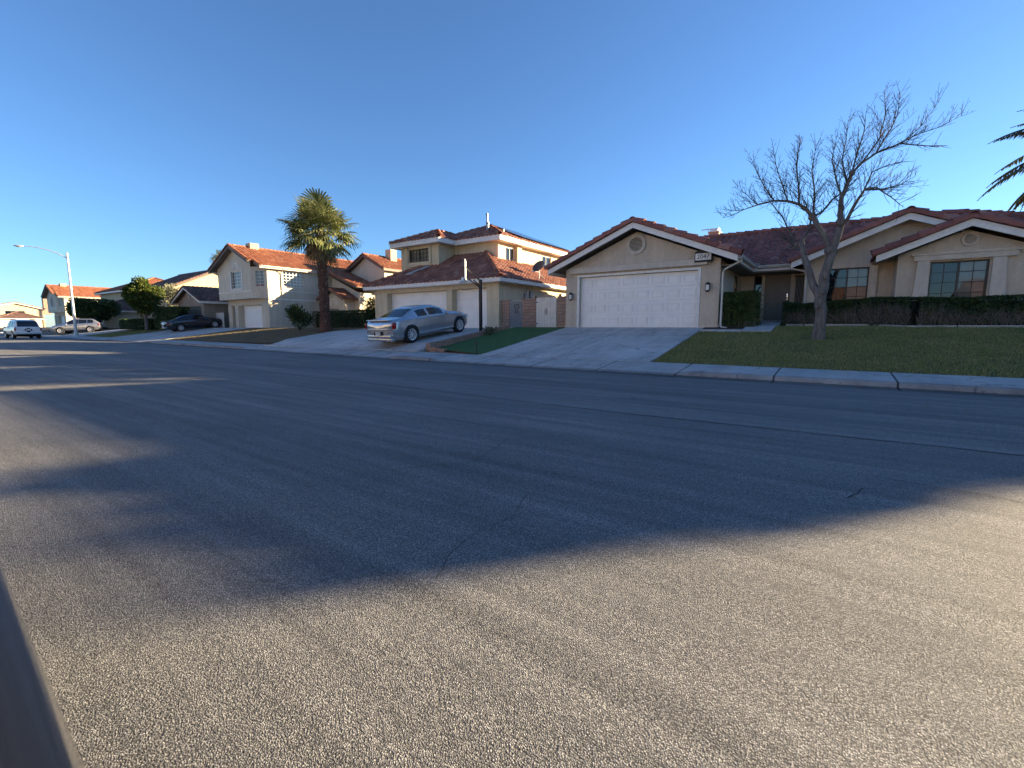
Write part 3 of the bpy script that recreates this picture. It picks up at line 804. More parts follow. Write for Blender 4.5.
g.box(-1.5, -1.1, 22.72, 22.755, 1.36, 1.42); g.box(-1.5, -1.1, 22.72, 22.755, 3.16, 3.22); g.build('screen_panel', M['dark_frame'], H)
# chimney behind the ridge
g = MB(); g.bbox(-6.42, -5.86, 29.2, 29.8, 5.2, 6.55, .02); ch = g.build('chimney', M['brick'], H)
g = MB(); g.bbox(-6.46, -5.82, 29.15, 29.85, 6.55, 6.61, .02); g.box(-6.35, -5.93, 29.3, 29.7, 6.611, 6.74); g.box(-6.40, -5.88, 29.27, 29.73, 6.741, 6.77); g.build('chimney_cap', M['galv'], ch)
g = MB(); g.tube([(-6.42, 29.5, 6.4), (-6.5, 29.45, 6.6), (-6.5, 29.45, 6.8)], .018, 6); g.tube([(-6.85, 29.4, 6.76), (-6.35, 29.5, 6.79)], .03, 6); g.build('aerial', M['galv'], ch)
# address sign
g = MB(); g.bbox(-4.42, -3.80, 18.06, 18.18, 3.46, 3.80, .02); g.hexa([(-4.42, 18.05, 3.80), (-3.80, 18.05, 3.80), (-3.80, 18.19, 3.80), (-4.42, 18.19, 3.80), (-4.30, 18.05, 3.875), (-3.92, 18.05, 3.875), (-3.92, 18.19, 3.875), (-4.30, 18.19, 3.875)])
sg = g.build('address_sign', M['black_metal'], H)
g = MB(); g.box(-4.38, -3.84, 18.045, 18.062, 3.52, 3.76); g.build('sign_face', M['white_frame'], sg)
def text(name, s, loc, size, mat, parent, rot=(R(90), 0, 0), ex=.003):
    cu = bpy.data.curves.new(name, 'FONT'); cu.body = s; cu.size = size; cu.extrude = ex; cu.align_x = 'CENTER'; cu.align_y = 'CENTER'
    t = bpy.data.objects.new(name, cu); C.objects.link(t)
    dg = bpy.context.evaluated_depsgraph_get(); me = bpy.data.meshes.new_from_object(t.evaluated_get(dg))
    C.objects.unlink(t); bpy.data.objects.remove(t)
    me.materials.clear(); me.materials.append(M[mat])
    me.transform(Matrix.Translation(V(loc)) @ Matrix.Rotation(rot[2], 4, 'Z') @ Matrix.Rotation(rot[0], 4, 'X'))
    o = bpy.data.objects.new(name, me); C.objects.link(o); o.parent = parent; return o
text('house_number', '2047', (-4.11, 18.042, 3.64), .22, 'black_metal', sg)
adopt(H)

# ------------------------------------------------------------------ house 2: two storeys, two garage doors
H = thing('two_storey_house', 'cream two-storey house with rust tile hip roofs, solar panels and two garage doors', 'house', (-19, 19.2, 1.0))
w = MB()
YG = 19.2
wall(w, (-23.9, YG, .9), UX, 9.7, 2.6, FR, [(1.15, 6.08, .14, 2.24, .4), (6.5, 8.92, .14, 2.24, .4)])
wall(w, (-14.2, YG, .9), UY, 11.8, 2.6, RT); wall(w, (-23.9, 31, .9), -UY, 11.8, 2.6, LF); wall(w, (-14.2, 31, .9), -UX, 9.7, 2.6, UY)
YU = 22.8
wall(w, (-20.35, YU, 4.0), UX, 3.45, 2.3, FR)
wall(w, (-20.35, 21.3, 4.0), UY, 1.5, 2.3, RT)
wall(w, (-23.7, 21.3, 4.0), UX, 3.35, 2.3, FR, [(.72, 2.5, 1.22, 2.02, .12)])
wall(w, (-23.7, 31, 4.0), -UY, 9.7, 2.3, LF)
wall(w, (-16.9, YU, 3.5), UY, 8.2, 2.8, RT, [(.8, 1.75, 1.55, 2.5, .1), (5.1, 6.3, 1.55, 2.5, .1)])
wall(w, (-16.9, 31, 4.0), -UX, 6.8, 2.3, UY)
w.build('wall', M['stucco2'], H)
E2 = 3.56; s2 = .5
zt2 = lambda d: E2 + s2*d
tile_roof('roof', [(-24.35, 18.7, E2), (-13.75, 18.7, E2), (-17.85, 22.8, zt2(4.1)), (-20.25, 22.8, zt2(4.1))], M['tile2'], H, seed=11)
tile_roof('roof', [(-13.75, 18.7, E2), (-13.75, 31.4, E2), (-16.92, 31.4, zt2(3.17)), (-16.92, 22.0, zt2(3.17))], M['tile2'], H, seed=12)
tile_roof('roof', [(-16.92, 21.87, zt2(3.17)), (-16.92, 22.85, zt2(3.17)), (-17.85, 22.8, zt2(4.1))], M['tile2'], H, seed=13)
tile_roof('roof', [(-24.35, 31.4, E2), (-24.35, 18.7, E2), (-23.72, 19.33, zt2(.63)), (-23.72, 31.4, zt2(.63))], M['tile2'], H, seed=14)
EU = 6.46; su = .41
ax, ay = -20.3, 26.2; az = EU + 3.9*su
tile_roof('roof', [(-24.2, 22.3, EU), (-16.4, 22.3, EU), (ax, ay, az)], M['tile2'], H, seed=15)
tile_roof('roof', [(-16.4, 22.3, EU), (-16.4, 31.5, EU), (ax, 27.6, az), (ax, ay, az)], M['tile2'], H, seed=16)
tile_roof('roof', [(-24.2, 31.5, EU), (-24.2, 22.3, EU), (ax, ay, az), (ax, 27.6, az)], M['tile2'], H, seed=17)
tile_roof('roof', [(-16.4, 31.5, EU), (-24.2, 31.5, EU), (ax, 27.6, az)], M['tile2'], H, seed=18)
lx = -22.03; lz = EU + 2.17*su
tile_roof('roof', [(-24.2, 20.8, EU), (-19.86, 20.8, EU), (lx, 22.97, lz)], M['tile2'], H, seed=19)
tile_roof('roof', [(-19.86, 20.8, EU), (-19.86, 22.6, EU), (lx, 25.0, lz), (lx, 22.97, lz)], M['tile2'], H, seed=20)
tile_roof('roof', [(-24.2, 23.0, EU), (-24.2, 20.8, EU), (lx, 22.97, lz), (lx, 25.0, lz)], M['tile2'], H, seed=21)
g = []
for k, (a, b) in enumerate((((-13.75, 18.7, E2), (-17.85, 22.8, zt2(4.1))), ((-24.35, 18.7, E2), (-21.7, 21.35, zt2(2.65))), ((-16.4, 22.3, EU), (ax, ay, az)), ((ax, ay, az), (ax, 27.6, az)),
             ((-16.4, 31.5, EU), (ax, 27.6, az)), ((-24.2, 20.8, EU), (lx, 22.97, lz)), ((-19.86, 20.8, EU), (lx, 22.97, lz)), ((lx, 22.97, lz), (lx, 24.6, lz)), ((-24.2, 31.5, EU), (ax, 27.6, az)))):
    caps(g, V(a) + Z*.03, V(b) + Z*.05, .12, .4, .05, k + 5)
ridge_rows(g, M['tile2'], H)
fasc(H, [((-24.35, 18.7, E2), (-13.73, 18.7, E2)), ((-13.75, 18.7, E2), (-13.75, 31.4, E2)), ((-24.35, 31.4, E2), (-24.35, 18.7, E2))], h=.21, w=.05, drop=-.02)
fasc(H, [((-24.2, 20.8, EU), (-19.84, 20.8, EU)), ((-19.86, 20.8, EU), (-19.86, 22.3, EU)), ((-19.86, 22.3, EU), (-16.38, 22.3, EU)), ((-16.4, 22.3, EU), (-16.4, 31.5, EU)), ((-24.2, 31.5, EU), (-24.2, 20.8, EU))], h=.30, w=.05, drop=-.02)
g = MB()
g.box(-24.3, -13.78, 18.74, YG - .002, 3.35, 3.38); g.box(-14.198, -13.78, YG, 31.3, 3.352, 3.38)
g.box(-24.15, -19.88, 20.84, 21.298, 6.18, 6.22); g.box(-20.348, -19.9, 21.3, 22.3, 6.182, 6.22); g.box(-20.34, -16.42, 22.34, YU - .002, 6.18, 6.22); g.box(-16.898, -16.42, YU, 31.4, 6.182, 6.22)
pieces(g, 'soffit', M['fascia'], H)
garage_door(H, (-22.75, YG + .38, 1.03), UX, 4.93, 2.11, FR, 8, 4, ribs=True)
garage_door(H, (-17.4, YG + .38, 1.03), UX, 2.42, 2.11, FR, 4, 4, ribs=True)
window(H, (-22.98, 21.3, 5.22), UX, 1.78, .80, FR, 6, 3, mull=.5)
g = MB(); g.bbox(-23.2, -20.98, 21.2, 21.298, 4.95, 5.12, .015); g.bbox(-21.15, -20.95, 21.22, 21.298, 5.12, 6.15, .01); g.bbox(-23.22, -23.03, 21.22, 21.298, 5.12, 6.15, .01)
g.bbox(-14.38, -14.18, 19.17, 19.198, .95, 3.34, .008)
pieces(g, 'trim', M['stucco2'], H)
window(H, (-16.9, 23.6, 5.05), UY, .95, .95, RT, 2, 1, frame='white_frame', depth=.1)
window(H, (-16.9, 27.9, 5.05), UY, 1.2, .95, RT, 2, 1, frame='white_frame', depth=.1)
g = MB(); g.bbox(-16.9, -16.72, 24.6, 25.1, 4.9, 6.17, .01); g.build('wall_chase', M['stucco2'], H)
# rooftop things that belong to the house
g = MB()
nrm = V((su, 0, 1)).normalized(); q = lambda x, y, d=.16: V((x, y, EU + (-16.4 - x)*su)) + nrm*d
for i in range(6):
    for j in range(2):
        x0 = -16.75 - j*1.72; x1 = x0 - 1.66; y0 = 25.2 + i*1.02; y1 = y0 + .99
        if j == 1 and (i == 0 or i > 3): continue
        g.hexa([q(x0, y0), q(x1, y0), q(x1, y1), q(x0, y1), q(x0, y0, .2), q(x1, y0, .2), q(x1, y1, .2), q(x0, y1, .2)])
[fix_normals(o_) for o_ in pieces(g, 'solar_panel', M['solar'], H)]
for x, y, z0, z1, r in ((-19.9, 25.6, 7.8, 8.75, .06), (-18.7, 24.1, 7.2, 7.75, .085), (-18.1, 25.0, 7.0, 7.4, .05)):
    g = MB(); g.cyl((x, y, z0), (x, y, z1), r, r, 10); g.cyl((x, y, z1 - .12), (x, y, z1), r*1.3, r*1.3, 10); g.build('vent_pipe', M['grey_metal'], H)
g = MB(); g.bbox(-16.2, -15.9, 18.66, 18.672, 3.52, 3.6, .004); g.bbox(-16.14, -15.96, 18.52, 18.66, 3.5, 3.66, .02)
for dx in (-.11, .11): g.tube([(-16.05 + dx*.6, 18.55, 3.5), (-16.05 + dx, 18.47, 3.40)], [.05, .075], 10)
g.build('flood_light', M['white_frame'], H)
g = MB(); g.bbox(-14.198, -14.08, 21.5, 21.85, 2.3, 2.95, .015); g.bbox(-14.198, -14.1, 22.05, 22.3, 2.25, 3.1, .015); g.tube([(-14.12, 21.67, 2.9), (-14.12, 21.67, 3.3)], .03, 8); g.bbox(-14.198, -14.06, 25.6, 25.95, 2.75, 3.15, .01)
pieces(g, 'meter_box', M['grey_metal'], H)
adopt(H)
t = thing('satellite_dish', 'dark grey satellite dish standing on the sunlit tile slope of the cream two-storey house', 'satellite dish', (-14.25, 23.2, 3.85))
g = MB(); rows = []
Md = Matrix.Rotation(R(-10), 3, 'Z') @ Matrix.Rotation(R(58), 3, 'X')
for rr in (0, .12, .22, .32, .42): rows.append([(Md @ V((rr*math.cos(2*math.pi*k/24), rr*.9*math.sin(2*math.pi*k/24), rr*rr*.55))) + V((0, 0, .68)) for k in range(24)])
g.grid(rows, 0, closed=True); o = g.build('reflector', m_plain('dark_dish_paint', (.05, .052, .055), .6), t, smooth=True)
md = o.modifiers.new('solid', 'SOLIDIFY'); md.thickness = .012
g = MB(); g.tube([(0, 0, -.05), (0, .02, .4), (0, .03, .66)], .03, 8); g.tube([(.0, .02, .3), (.22, .25, .04)], .015, 6); g.build('mast', M['galv'], t)
g = MB(); g.tube([(0, 0, .4), (-.15, -.42, .42)], .015, 6); g.bbox(-.2, -.1, -.5, -.38, .38, .47, .01); g.build('arm', M['galv'], t)
# a pale sheet lying on the front slope
g = MB(); zs = lambda y: E2 + s2*(y - 18.7) + .115
for (x0, x1, y0, y1) in ((-21.9, -21.45, 19.9, 20.75), (-21.4, -20.95, 20.35, 20.9)):
    d = .05 if x0 > -21.42 else 0
    g.hexa([(x0, y0, zs(y0) + d), (x1, y0, zs(y0) + d), (x1 + .3, y1, zs(y1) + d), (x0 + .3, y1, zs(y1) + d)] + [(x0, y0, zs(y0) + .01 + d), (x1, y0, zs(y0) + .01 + d), (x1 + .3, y1, zs(y1) + .01 + d), (x0 + .3, y1, zs(y1) + .01 + d)])
tag(g.build('metal_sheet', M['galv']), 'pale metal sheet lying on the shaded front tile slope below the upstairs window', 'metal sheet')

# ------------------------------------------------------------------ tall gabled house (built twice along the street)
def tall_house(X0, Y0, label, wing=True, name='tall_house', wallm='stucco3', tile='tile3', depth=17.0, chim=True):
    """X0: its right-hand wall, Y0: front of the lower storey"""
    H = thing(name, label, 'house', (X0 - 3.7, Y0, .95)); zb = .9
    XL = X0 - 7.3; w = MB()
    wall(w, (XL, Y0, zb), UX, 7.3, 2.65, FR, [(.75, 1.3, 0, 2.15, .5), (2.0, 6.05, .05, 2.15, .45)])
    wall(w, (X0, Y0, zb), UY, depth, 5.3, RT, [(1.4, 3.3, 3.75, 5.05, .1)])
    wall(w, (XL, Y0 + depth, zb), -UY, depth, 5.3, LF)
    yf = Y0 - .75                                          # upper storey juts out over the garage
    bx0 = XL; bx1 = X0 - 1.15
    wall(w, (bx0, yf, 3.55), UX, bx1 - bx0, 2.65, FR, [(2.6, 4.5, .95, 2.4, .12)])
    wall(w, (bx0, Y0, 3.55), -UY, .75, 2.65, LF)
    u = V((1.15, .75, 0)).normalized(); nn = V((u.y, -u.x, 0))
    wall(w, (bx1, yf, 3.55), u, V((1.15, .75, 0)).length, 2.65, nn, [(.35, 1.1, .95, 2.35, .1)])
    w.face([(bx0, yf, 3.55), (bx1, yf, 3.55), (X0, Y0, 3.55), (bx0, Y0, 3.55)])
    er = 6.22; xm = X0 - 3.7; rs = .47; rz = er + 4.1*rs
    w.face([(xm - 3.65, yf, er - .02), (xm + 2.5, yf, er - .02), (xm + 2.5, yf, er + .72), (xm, yf, rz - .12), (xm - 3.65, yf, er + .1)])
    w.build('wall', M[wallm], H)
    yr = yf - .55; yb = Y0 + depth + .5
    tile_roof('roof', [(xm + 4.1, yr + .5, er), (xm + 4.1, yb, er), (xm, yb, rz), (xm, yr + .5, rz)], M[tile], H, seed=31)
    tile_roof('roof', [(xm + 3.2, yr, er + .9*rs), (xm + 3.2, yr + .5, er + .9*rs), (xm, yr + .5, rz), (xm, yr, rz)], M[tile], H, seed=33)
    tile_roof('roof', [(xm - 4.1, yb, er), (xm - 4.1, yr, er), (xm, yr, rz), (xm, yb, rz)], M[tile], H, seed=32)
    g = []
    for a, b in (((xm + 3.25, yr, er + .9*rs), (xm, yr, rz)), ((xm - 4.1, yr, er), (xm, yr, rz)), ((xm + 4.15, yr + .5, er), (xm + 3.2, yr + .5, er + .9*rs)), ((xm, yr, rz), (xm, yb, rz))): caps(g, V(a), V(b), .12, .4, .05, 2)
    if wing:                                               # roof sweeping down beyond, with a small gabled room
        yw = Y0 + 5.6; x2 = X0 + 4.6; z2 = er - 4.2*.36
        tile_roof('roof', [(x2, yw, z2), (x2, yb, z2), (xm + 4.12, yb, er + .02), (xm + 4.12, yw, er + .02)], M[tile], H, seed=34)
        caps(g, (x2, yw, z2), (xm + 4.2, yw, er), .12, .4, .05, 5)
        ww = MB(); wall(ww, (X0, yw + .5, zb), UX, 4.2, 3.3, FR, gable=(.2, 4.9)); wall(ww, (X0 + 4.2, yw + .5, zb), UY, 8, 3.3, RT)
        yg = yw - .6; gx = X0 + 2.0
        wall(ww, (gx - 1.5, yg, zb), UX, 3.0, 2.75, FR, [(.75, 2.25, .55, 1.9, .1)], gable=(1.5, 3.6)); wall(ww, (gx + 1.5, yg, zb), UY, 1.1, 2.75, RT); wall(ww, (gx - 1.5, yg + 1.1, zb), -UY, 1.1, 2.75, LF)
        ww.build('wall', M[wallm], H)
        ze = zb + 2.72; zk = ze + 2.0*.5
        tile_roof('roof', [(gx + 2.0, yg - .5, ze), (gx + 2.0, yg + 3, ze), (gx, yg + 3, zk), (gx, yg - .5, zk)], M[tile], H, seed=35)
        tile_roof('roof', [(gx - 2.0, yg + 3, ze), (gx - 2.0, yg - .5, ze), (gx, yg - .5, zk), (gx, yg + 3, zk)], M[tile], H, seed=36)
        caps(g, (gx + 2, yg - .5, ze), (gx, yg - .5, zk), .11, .38, .04, 6); caps(g, (gx - 2, yg - .5, ze), (gx, yg - .5, zk), .11, .38, .04, 7)
        fasc(H, [((gx - 2, yg - .5, ze), (gx, yg - .5, zk)), ((gx, yg - .5, zk), (gx + 2, yg - .5, ze)), ((x2, yw, z2), (xm + 4.1, yw, er))], h=.2, w=.05, mat='fascia_brown')
        window(H, (gx - .75, yg, zb + .55), UX, 1.5, 1.35, FR, 5, 4, frame='white_frame', mw=.035)
        g2 = MB(); n = 14
        for rr0, rr1 in ((.62, .5), (.36, .28)):
            g2.grid([[(gx + rr*math.cos(math.pi*k/n), yg - d, zb + 2.2 + rr*math.sin(math.pi*k/n)*1.0) for k in range(n + 1)] for rr, d in ((rr0, 0), (rr0, .05), (rr1, .05), (rr1, 0))])
        g2.build('arch_trim', M['white_frame'], H)
    ridge_rows(g, M[tile], H)
    fasc(H, [((xm - 4.1, yr, er), (xm, yr, rz)), ((xm, yr, rz), (xm + 3.2, yr, er + .9*rs)), ((xm + 3.2, yr + .5, er + .9*rs), (xm + 4.1, yr + .5, er))], 'fascia_brown', h=.26, w=.06, drop=-.01)
    fasc(H, [((xm + 4.1, yr + .5, er), (xm + 4.1, yb, er)), ((xm - 4.1, yb, er), (xm - 4.1, yr, er))], h=.2, w=.05)
    gutter(H, (xm + 4.13, yr + .6, er), (xm + 4.13, Y0 + 6.2, er), RT)
    pipe_part(H, 'downspout', [(xm + 4.2, Y0 + 1.2, er - .1), (X0 + .25, Y0 + 1.2, er - .3), (X0 + .05, Y0 + 1.2, er - .5), (X0 + .05, Y0 + 1.2, 1.0)], .04)
    garage_door(H, (XL + 2.0, Y0 + .42, .96), UX, 4.05, 2.08, FR, 7, 4, ribs=True)
    window(H, (bx0 + 2.6, yf, 4.5), UX, 1.9, 1.45, FR, 4, 5, frame='white_frame', mw=.04)
    window(H, V((bx1, yf, 4.5)) + u*.35, u, .75, 1.4, nn, 2, 5, frame='white_frame', depth=.1, mw=.04)
    window(H, (X0, Y0 + 1.4, zb + 3.75), UY, 1.9, 1.3, RT, 6, 5, frame='white_frame', depth=.1, mw=.06)
    g = MB(); g.box(X0, X0 + .05, Y0 + .02, Y0 + 6.5, 3.45, 3.56); g.box(X0, X0 + .045, Y0 + .02, Y0 + 6.5, 4.2, 4.26)
    g.box(bx0 + 2.45, bx0 + 2.598, yf - .06, yf - .001, 4.4, 6.05); g.box(bx0 + 4.502, bx0 + 4.65, yf - .06, yf - .001, 4.4, 6.05); g.box(bx0 + 2.45, bx0 + 4.65, yf - .08, yf - .001, 4.3, 4.395)
    g.box(bx0, bx1 + .02, yf - .05, yf - .001, 4.15, 4.22)
    n = 14
    for rr0, rr1 in ((.62, .5), (.34, .26)):
        g.grid([[(bx0 + 3.55 + rr*math.cos(math.pi*k/n), yf - d, 6.15 + rr*math.sin(math.pi*k/n)) for k in range(n + 1)] for rr, d in ((rr0, 0), (rr0, .05), (rr1, .05), (rr1, 0))])
    pieces(g, 'trim', M['fascia'], H)
    g = MB(); g.bbox(X0 - .75, X0 - .1, Y0 + .2, Y0 + .3, 1, 1.02, .004); g.bbox(XL + 1.35, XL + 1.95, Y0 - .06, Y0 - .002, zb, 3.05, .01); g.bbox(XL, XL + .72, Y0 - .06, Y0 - .002, zb, 3.05, .01)
    pieces(g, 'pillar', M[wallm], H)
    if chim:
        g = MB(); g.bbox(xm - .45, xm + .35, Y0 + .4, Y0 + 1.2, rz - .5, rz + .42, .03); g.build('chimney', M['stucco5'], H)
    if wing:
        gable_block(H, X0 + .06, X0 + 5.0, Y0 + 8.4, Y0 + 16.4, 4.3, 6.75, 'y', .5, wallm, tile, over=.45, seed=140, fmat='fascia_brown')
        g = MB(); g.bbox(X0 + 2.6, X0 + 3.4, Y0 + 10.6, Y0 + 11.4, 7.2, 8.75, .03); g.build('chimney', M['stucco5'], H)
    g = MB(); g.bbox(X0 + .001, X0 + .14, Y0 + .9 + 1.4, Y0 + 1.5 + 1.4, 1.6, 2.1, .02); g.tube([(X0 + .07, Y0 + 2.6, 1.6), (X0 + .07, Y0 + 2.6, .95)], .03, 6); pieces(g, 'meter_box', M['grey_metal'], H)
    adopt(H); return H

# ------------------------------------------------------------------ plainer houses farther up the street
def gable_block(H, x0, x1, y0, y1, zb, ze, axis, slope, wallm, tile, over=.5, seed=50, holes=None, fmat='fascia', front_holes=(), right_holes=()):
    """rectangular block with a gable roof, ridge along axis"""
    w = MB(); h = ze - zb - .15
    gx = ((x1 - x0)/2, h + (x1 - x0)/2*slope) if axis == 'y' else None
    gy = ((y1 - y0)/2, h + (y1 - y0)/2*slope) if axis == 'x' else None
    wall(w, (x0, y0, zb), UX, x1 - x0, h, FR, front_holes, gable=gx); wall(w, (x1, y0, zb), UY, y1 - y0, h, RT, right_holes, gable=gy)
    wall(w, (x1, y1, zb), -UX, x1 - x0, h, UY, gable=gx); wall(w, (x0, y1, zb), -UY, y1 - y0, h, LF, gable=gy)
    w.build('wall', M[wallm], H)
    g = []
    if axis == 'y':
        xm = (x0 + x1)/2; zz = ze + (xm - x0 + over)*slope - over*slope; e = ze - over*slope; a, b = y0 - over, y1 + over
        tile_roof('roof', [(x1 + over, a, e), (x1 + over, b, e), (xm, b, zz), (xm, a, zz)], M[tile], H, seed=seed)
        tile_roof('roof', [(x0 - over, b, e), (x0 - over, a, e), (xm, a, zz), (xm, b, zz)], M[tile], H, seed=seed + 1)
        for p, q in (((x1 + over, a, e), (xm, a, zz)), ((x0 - over, a, e), (xm, a, zz)), ((xm, a, zz), (xm, b, zz))): caps(g, V(p), V(q), .12, .4, .05, seed)
        fasc(H, [((x1 + over, a, e), (xm, a, zz)), ((xm, a, zz), (x0 - over, a, e)), ((x1 + over, a, e), (x1 + over, b, e)), ((x0 - over, a, e), (x0 - over, b, e))], fmat, h=.22, w=.05)
    else:
        ym = (y0 + y1)/2; zz = ze + (ym - y0)*slope; e = ze - over*slope; a, b = x0 - over, x1 + over
        tile_roof('roof', [(a, y0 - over, e), (b, y0 - over, e), (b, ym, zz), (a, ym, zz)], M[tile], H, seed=seed)
        tile_roof('roof', [(b, y1 + over, e), (a, y1 + over, e), (a, ym, zz), (b, ym, zz)], M[tile], H, seed=seed + 1)
        for p, q in (((b, y0 - over, e), (b, ym, zz)), ((b, y1 + over, e), (b, ym, zz)), ((a, ym, zz), (b, ym, zz))): caps(g, V(p), V(q), .12, .4, .05, seed)
        fasc(H, [((b, y0 - over, e), (b, ym, zz)), ((b, ym, zz), (b, y1 + over, e)), ((a, y0 - over, e), (b, y0 - over, e))], fmat, h=.24, w=.05)
    ridge_rows(g, M[tile], H)

def hip_block(H, x0, x1, y0, y1, zb, ze, slope, wallm, tile, over=.5, seed=60, right_holes=(), front_holes=()):
    w = MB(); h = ze - zb - .1
    wall(w, (x0, y0, zb), UX, x1 - x0, h, FR, front_holes); wall(w, (x1, y0, zb), UY, y1 - y0, h, RT, right_holes)
    wall(w, (x1, y1, zb), -UX, x1 - x0, h, UY); wall(w, (x0, y1, zb), -UY, y1 - y0, h, LF); w.build('wall', M[wallm], H)
    X0, X1, Y0, Y1 = x0 - over, x1 + over, y0 - over, y1 + over; r = min(X1 - X0, Y1 - Y0)/2; z1 = ze + r*slope
    a, b = ((X0 + r, (Y0+Y1)/2, z1), (X1 - r, (Y0+Y1)/2, z1)) if X1 - X0 > Y1 - Y0 else (((X0+X1)/2, Y0 + r, z1), ((X0+X1)/2, Y1 - r, z1))
    c = [(X0, Y0, ze), (X1, Y0, ze), (X1, Y1, ze), (X0, Y1, ze)]
    if X1 - X0 > Y1 - Y0: P = [[c[0], c[1], b, a], [c[1], c[2], b], [c[2], c[3], a, b], [c[3], c[0], a]]; hips = [(c[0], a), (c[1], b), (c[2], b), (c[3], a), (a, b)]
    else: P = [[c[0], c[1], a], [c[1], c[2], b, a], [c[2], c[3], b], [c[3], c[0], a, b]]; hips = [(c[0], a), (c[1], a), (c[2], b), (c[3], b), (a, b)]
    for i, p in enumerate(P): tile_roof('roof', p, M[tile], H, seed=seed + i)
    g = []
    for p, q in hips: caps(g, V(p) + Z*.03, V(q) + Z*.05, .12, .4, .05, seed)
    ridge_rows(g, M[tile], H)
    fasc(H, [(c[0], c[1]), (c[1], c[2]), (c[3], c[0])], h=.22, w=.05, drop=-.01)

tall_house(-40.0, 20.9, 'cream two-storey house with orange tile roof and front gable behind the fan palm')
tall_house(-106.5, 21.3, 'cream gabled house with orange tiles and a chimney right behind the street lamp pole', depth=15.0, wing=False)

# dark single-storey gabled house beside the black sedan
H = thing('small_house', 'low tan gabled house with brown tile roof behind the dark parked sedan and tall hedge', 'house', (-52, 19.5, 1.0))
gable_block(H, -55.2, -49.4, 19.6, 31, .95, 3.75, 'y', .42, 'stucco4', 'tile4', seed=50, front_holes=[(.6, 5.2, .05, 2.15, .15)])
garage_door(H, (-54.6, 19.75, 1.0), UX, 4.6, 2.1, FR, 8, 4, 'door_tan'); vent(H, -52.3, 19.6, 4.2, .3, 'trim1', 'stucco4')
adopt(H)
H = thing('gabled_house', 'two-storey house with yellow sunlit end gable rising behind the low tan house', 'house', (-70, 24, 1.0))
gable_block(H, -75.5, -64.6, 22.6, 32.2, .95, 6.05, 'x', .46, 'stucco5', 'tile4', seed=54, fmat='fascia_brown', right_holes=[(3.9, 5.6, 3.2, 4.4, .1)])
window(H, (-64.6, 26.5, 4.15), UY, 1.7, 1.2, RT, 2, 1, frame='white_frame', depth=.1); adopt(H)
H = thing('hip_roofed_house', 'two-storey cream house with orange hip roof and low porch roof behind the round tree', 'house', (-85, 22, 1.0))
hip_block(H, -91.5, -81.0, 22.4, 33, .95, 6.1, .42, 'stucco5', 'tile3', seed=60, right_holes=[(1.2, 2.6, 3.4, 4.6, .1)])
window(H, (-81.0, 23.6, 4.35), UY, 1.4, 1.2, RT, 2, 1, frame='dark_frame', depth=.1)
hip_block(H, -81.5, -75.6, 18.6, 27, .95, 3.2, .42, 'stucco3', 'tile4', seed=66, front_holes=[(.7, 4.9, .05, 2.0, 1.5)])
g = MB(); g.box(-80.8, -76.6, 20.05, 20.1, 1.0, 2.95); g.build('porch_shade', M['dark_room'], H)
adopt(H)
H = thing('end_house', 'sunlit yellow house at the far left end of the street, wide upstairs window', 'house', (-140, 22, 1.0))
gable_block(H, -178, -165, 19.0, 29.0, .95, 5.7, 'x', .28, 'stucco5', 'tile3', seed=70, right_holes=[(3.2, 6.6, 2.9, 4.1, .1)])
window(H, (-165, 22.2, 3.85), UY, 3.4, 1.2, RT, 3, 1, frame='white_frame', depth=.1)
g = MB(); g.bbox(-174, -172.6, 30.4, 31.8, 4.4, 8.6, .03); g.build('chimney', M['brick'], H)
g = MB(); g.box(-165, -164.9, 19, 29, 3.5, 3.7); pieces(g, 'trim', M['fascia'], H)
hip_block(H, -164.6, -158, 20.2, 27.2, .95, 3.1, .4, 'stucco3', 'tile4', seed=75)
adopt(H)

# ------------------------------------------------------------------ gates and low walls
def block_pier(label, x0, x1, y0, y1, z0, z1):
    g = MB(); g.bbox(x0, x1, y0, y1, z0, z1, .012); g.bbox(x0 - .015, x1 + .015, y0 - .015, y1 + .015, z1 + .001, z1 + .06, .01)
    return tag(g.build('block_pier', M['brick']), label, 'block wall', 'slump block piers of the side-yard gates')
block_pier('narrow block pier between the cream house corner and the grey gate', -14.14, -13.66, 19.35, 19.55, .9, 2.40)
block_pier('wide block pier between the grey gate and the white gate', -12.78, -11.62, 19.2, 19.4, .9, 2.42)
block_pier('narrow block pier between the white gate and the beige house wall', -10.42, -9.88, 18.55, 18.75, .9, 2.42)
t = thing('yard_gate', 'dark grey metal side gate between two block piers beside the cream two-storey house', 'gate', (-13.22, 19.4, 1.0))
g = MB()
for a in ((-.43, -.39), (.39, .43)): g.box(a[0], a[1], -.02, .02, .05, 1.42)
for z in (.05, 1.38): g.box(-.389, .389, -.02, .02, z, z + .04)
g.build('gate_frame', M['grey_metal'], t)
g = MB()
for k in range(7): g.box(-.389 + k*.1112, -.389 + k*.1112 + .1085, -.01, .01, .09, 1.38)
p = g.build('panel', M['gate_grey'], t)
g = MB()
for s, zc in ((.17, 1.12), (.11, .86)):                      # dark ornament on the panel
    for k in range(4): 
        a = math.pi/4 + k*math.pi/2
        g.tube([(s*math.cos(a), -.02, zc + s*.8*math.sin(a)), (s*math.cos(a + math.pi/2), -.02, zc + s*.8*math.sin(a + math.pi/2))], .014, 6)
g.build('ornament', M['black_metal'], t)
t = thing('yard_gate', 'white wooden board side gate leaning slightly beside the beige house wall', 'gate', (-11.0, 18.55, .95))
g = MB()
for k in range(7): 
    h = 1.5 + .006*math.sin(k*2.1)
    g.bbox(-.53 + k*.152, -.53 + k*.152 + .146, -.012, .012, .03, h, .004)
g.build('board_panel', M['gate_white'], t)
g = MB()
for z in (.3, 1.25): g.box(-.52, .52, .013, .05, z, z + .09)
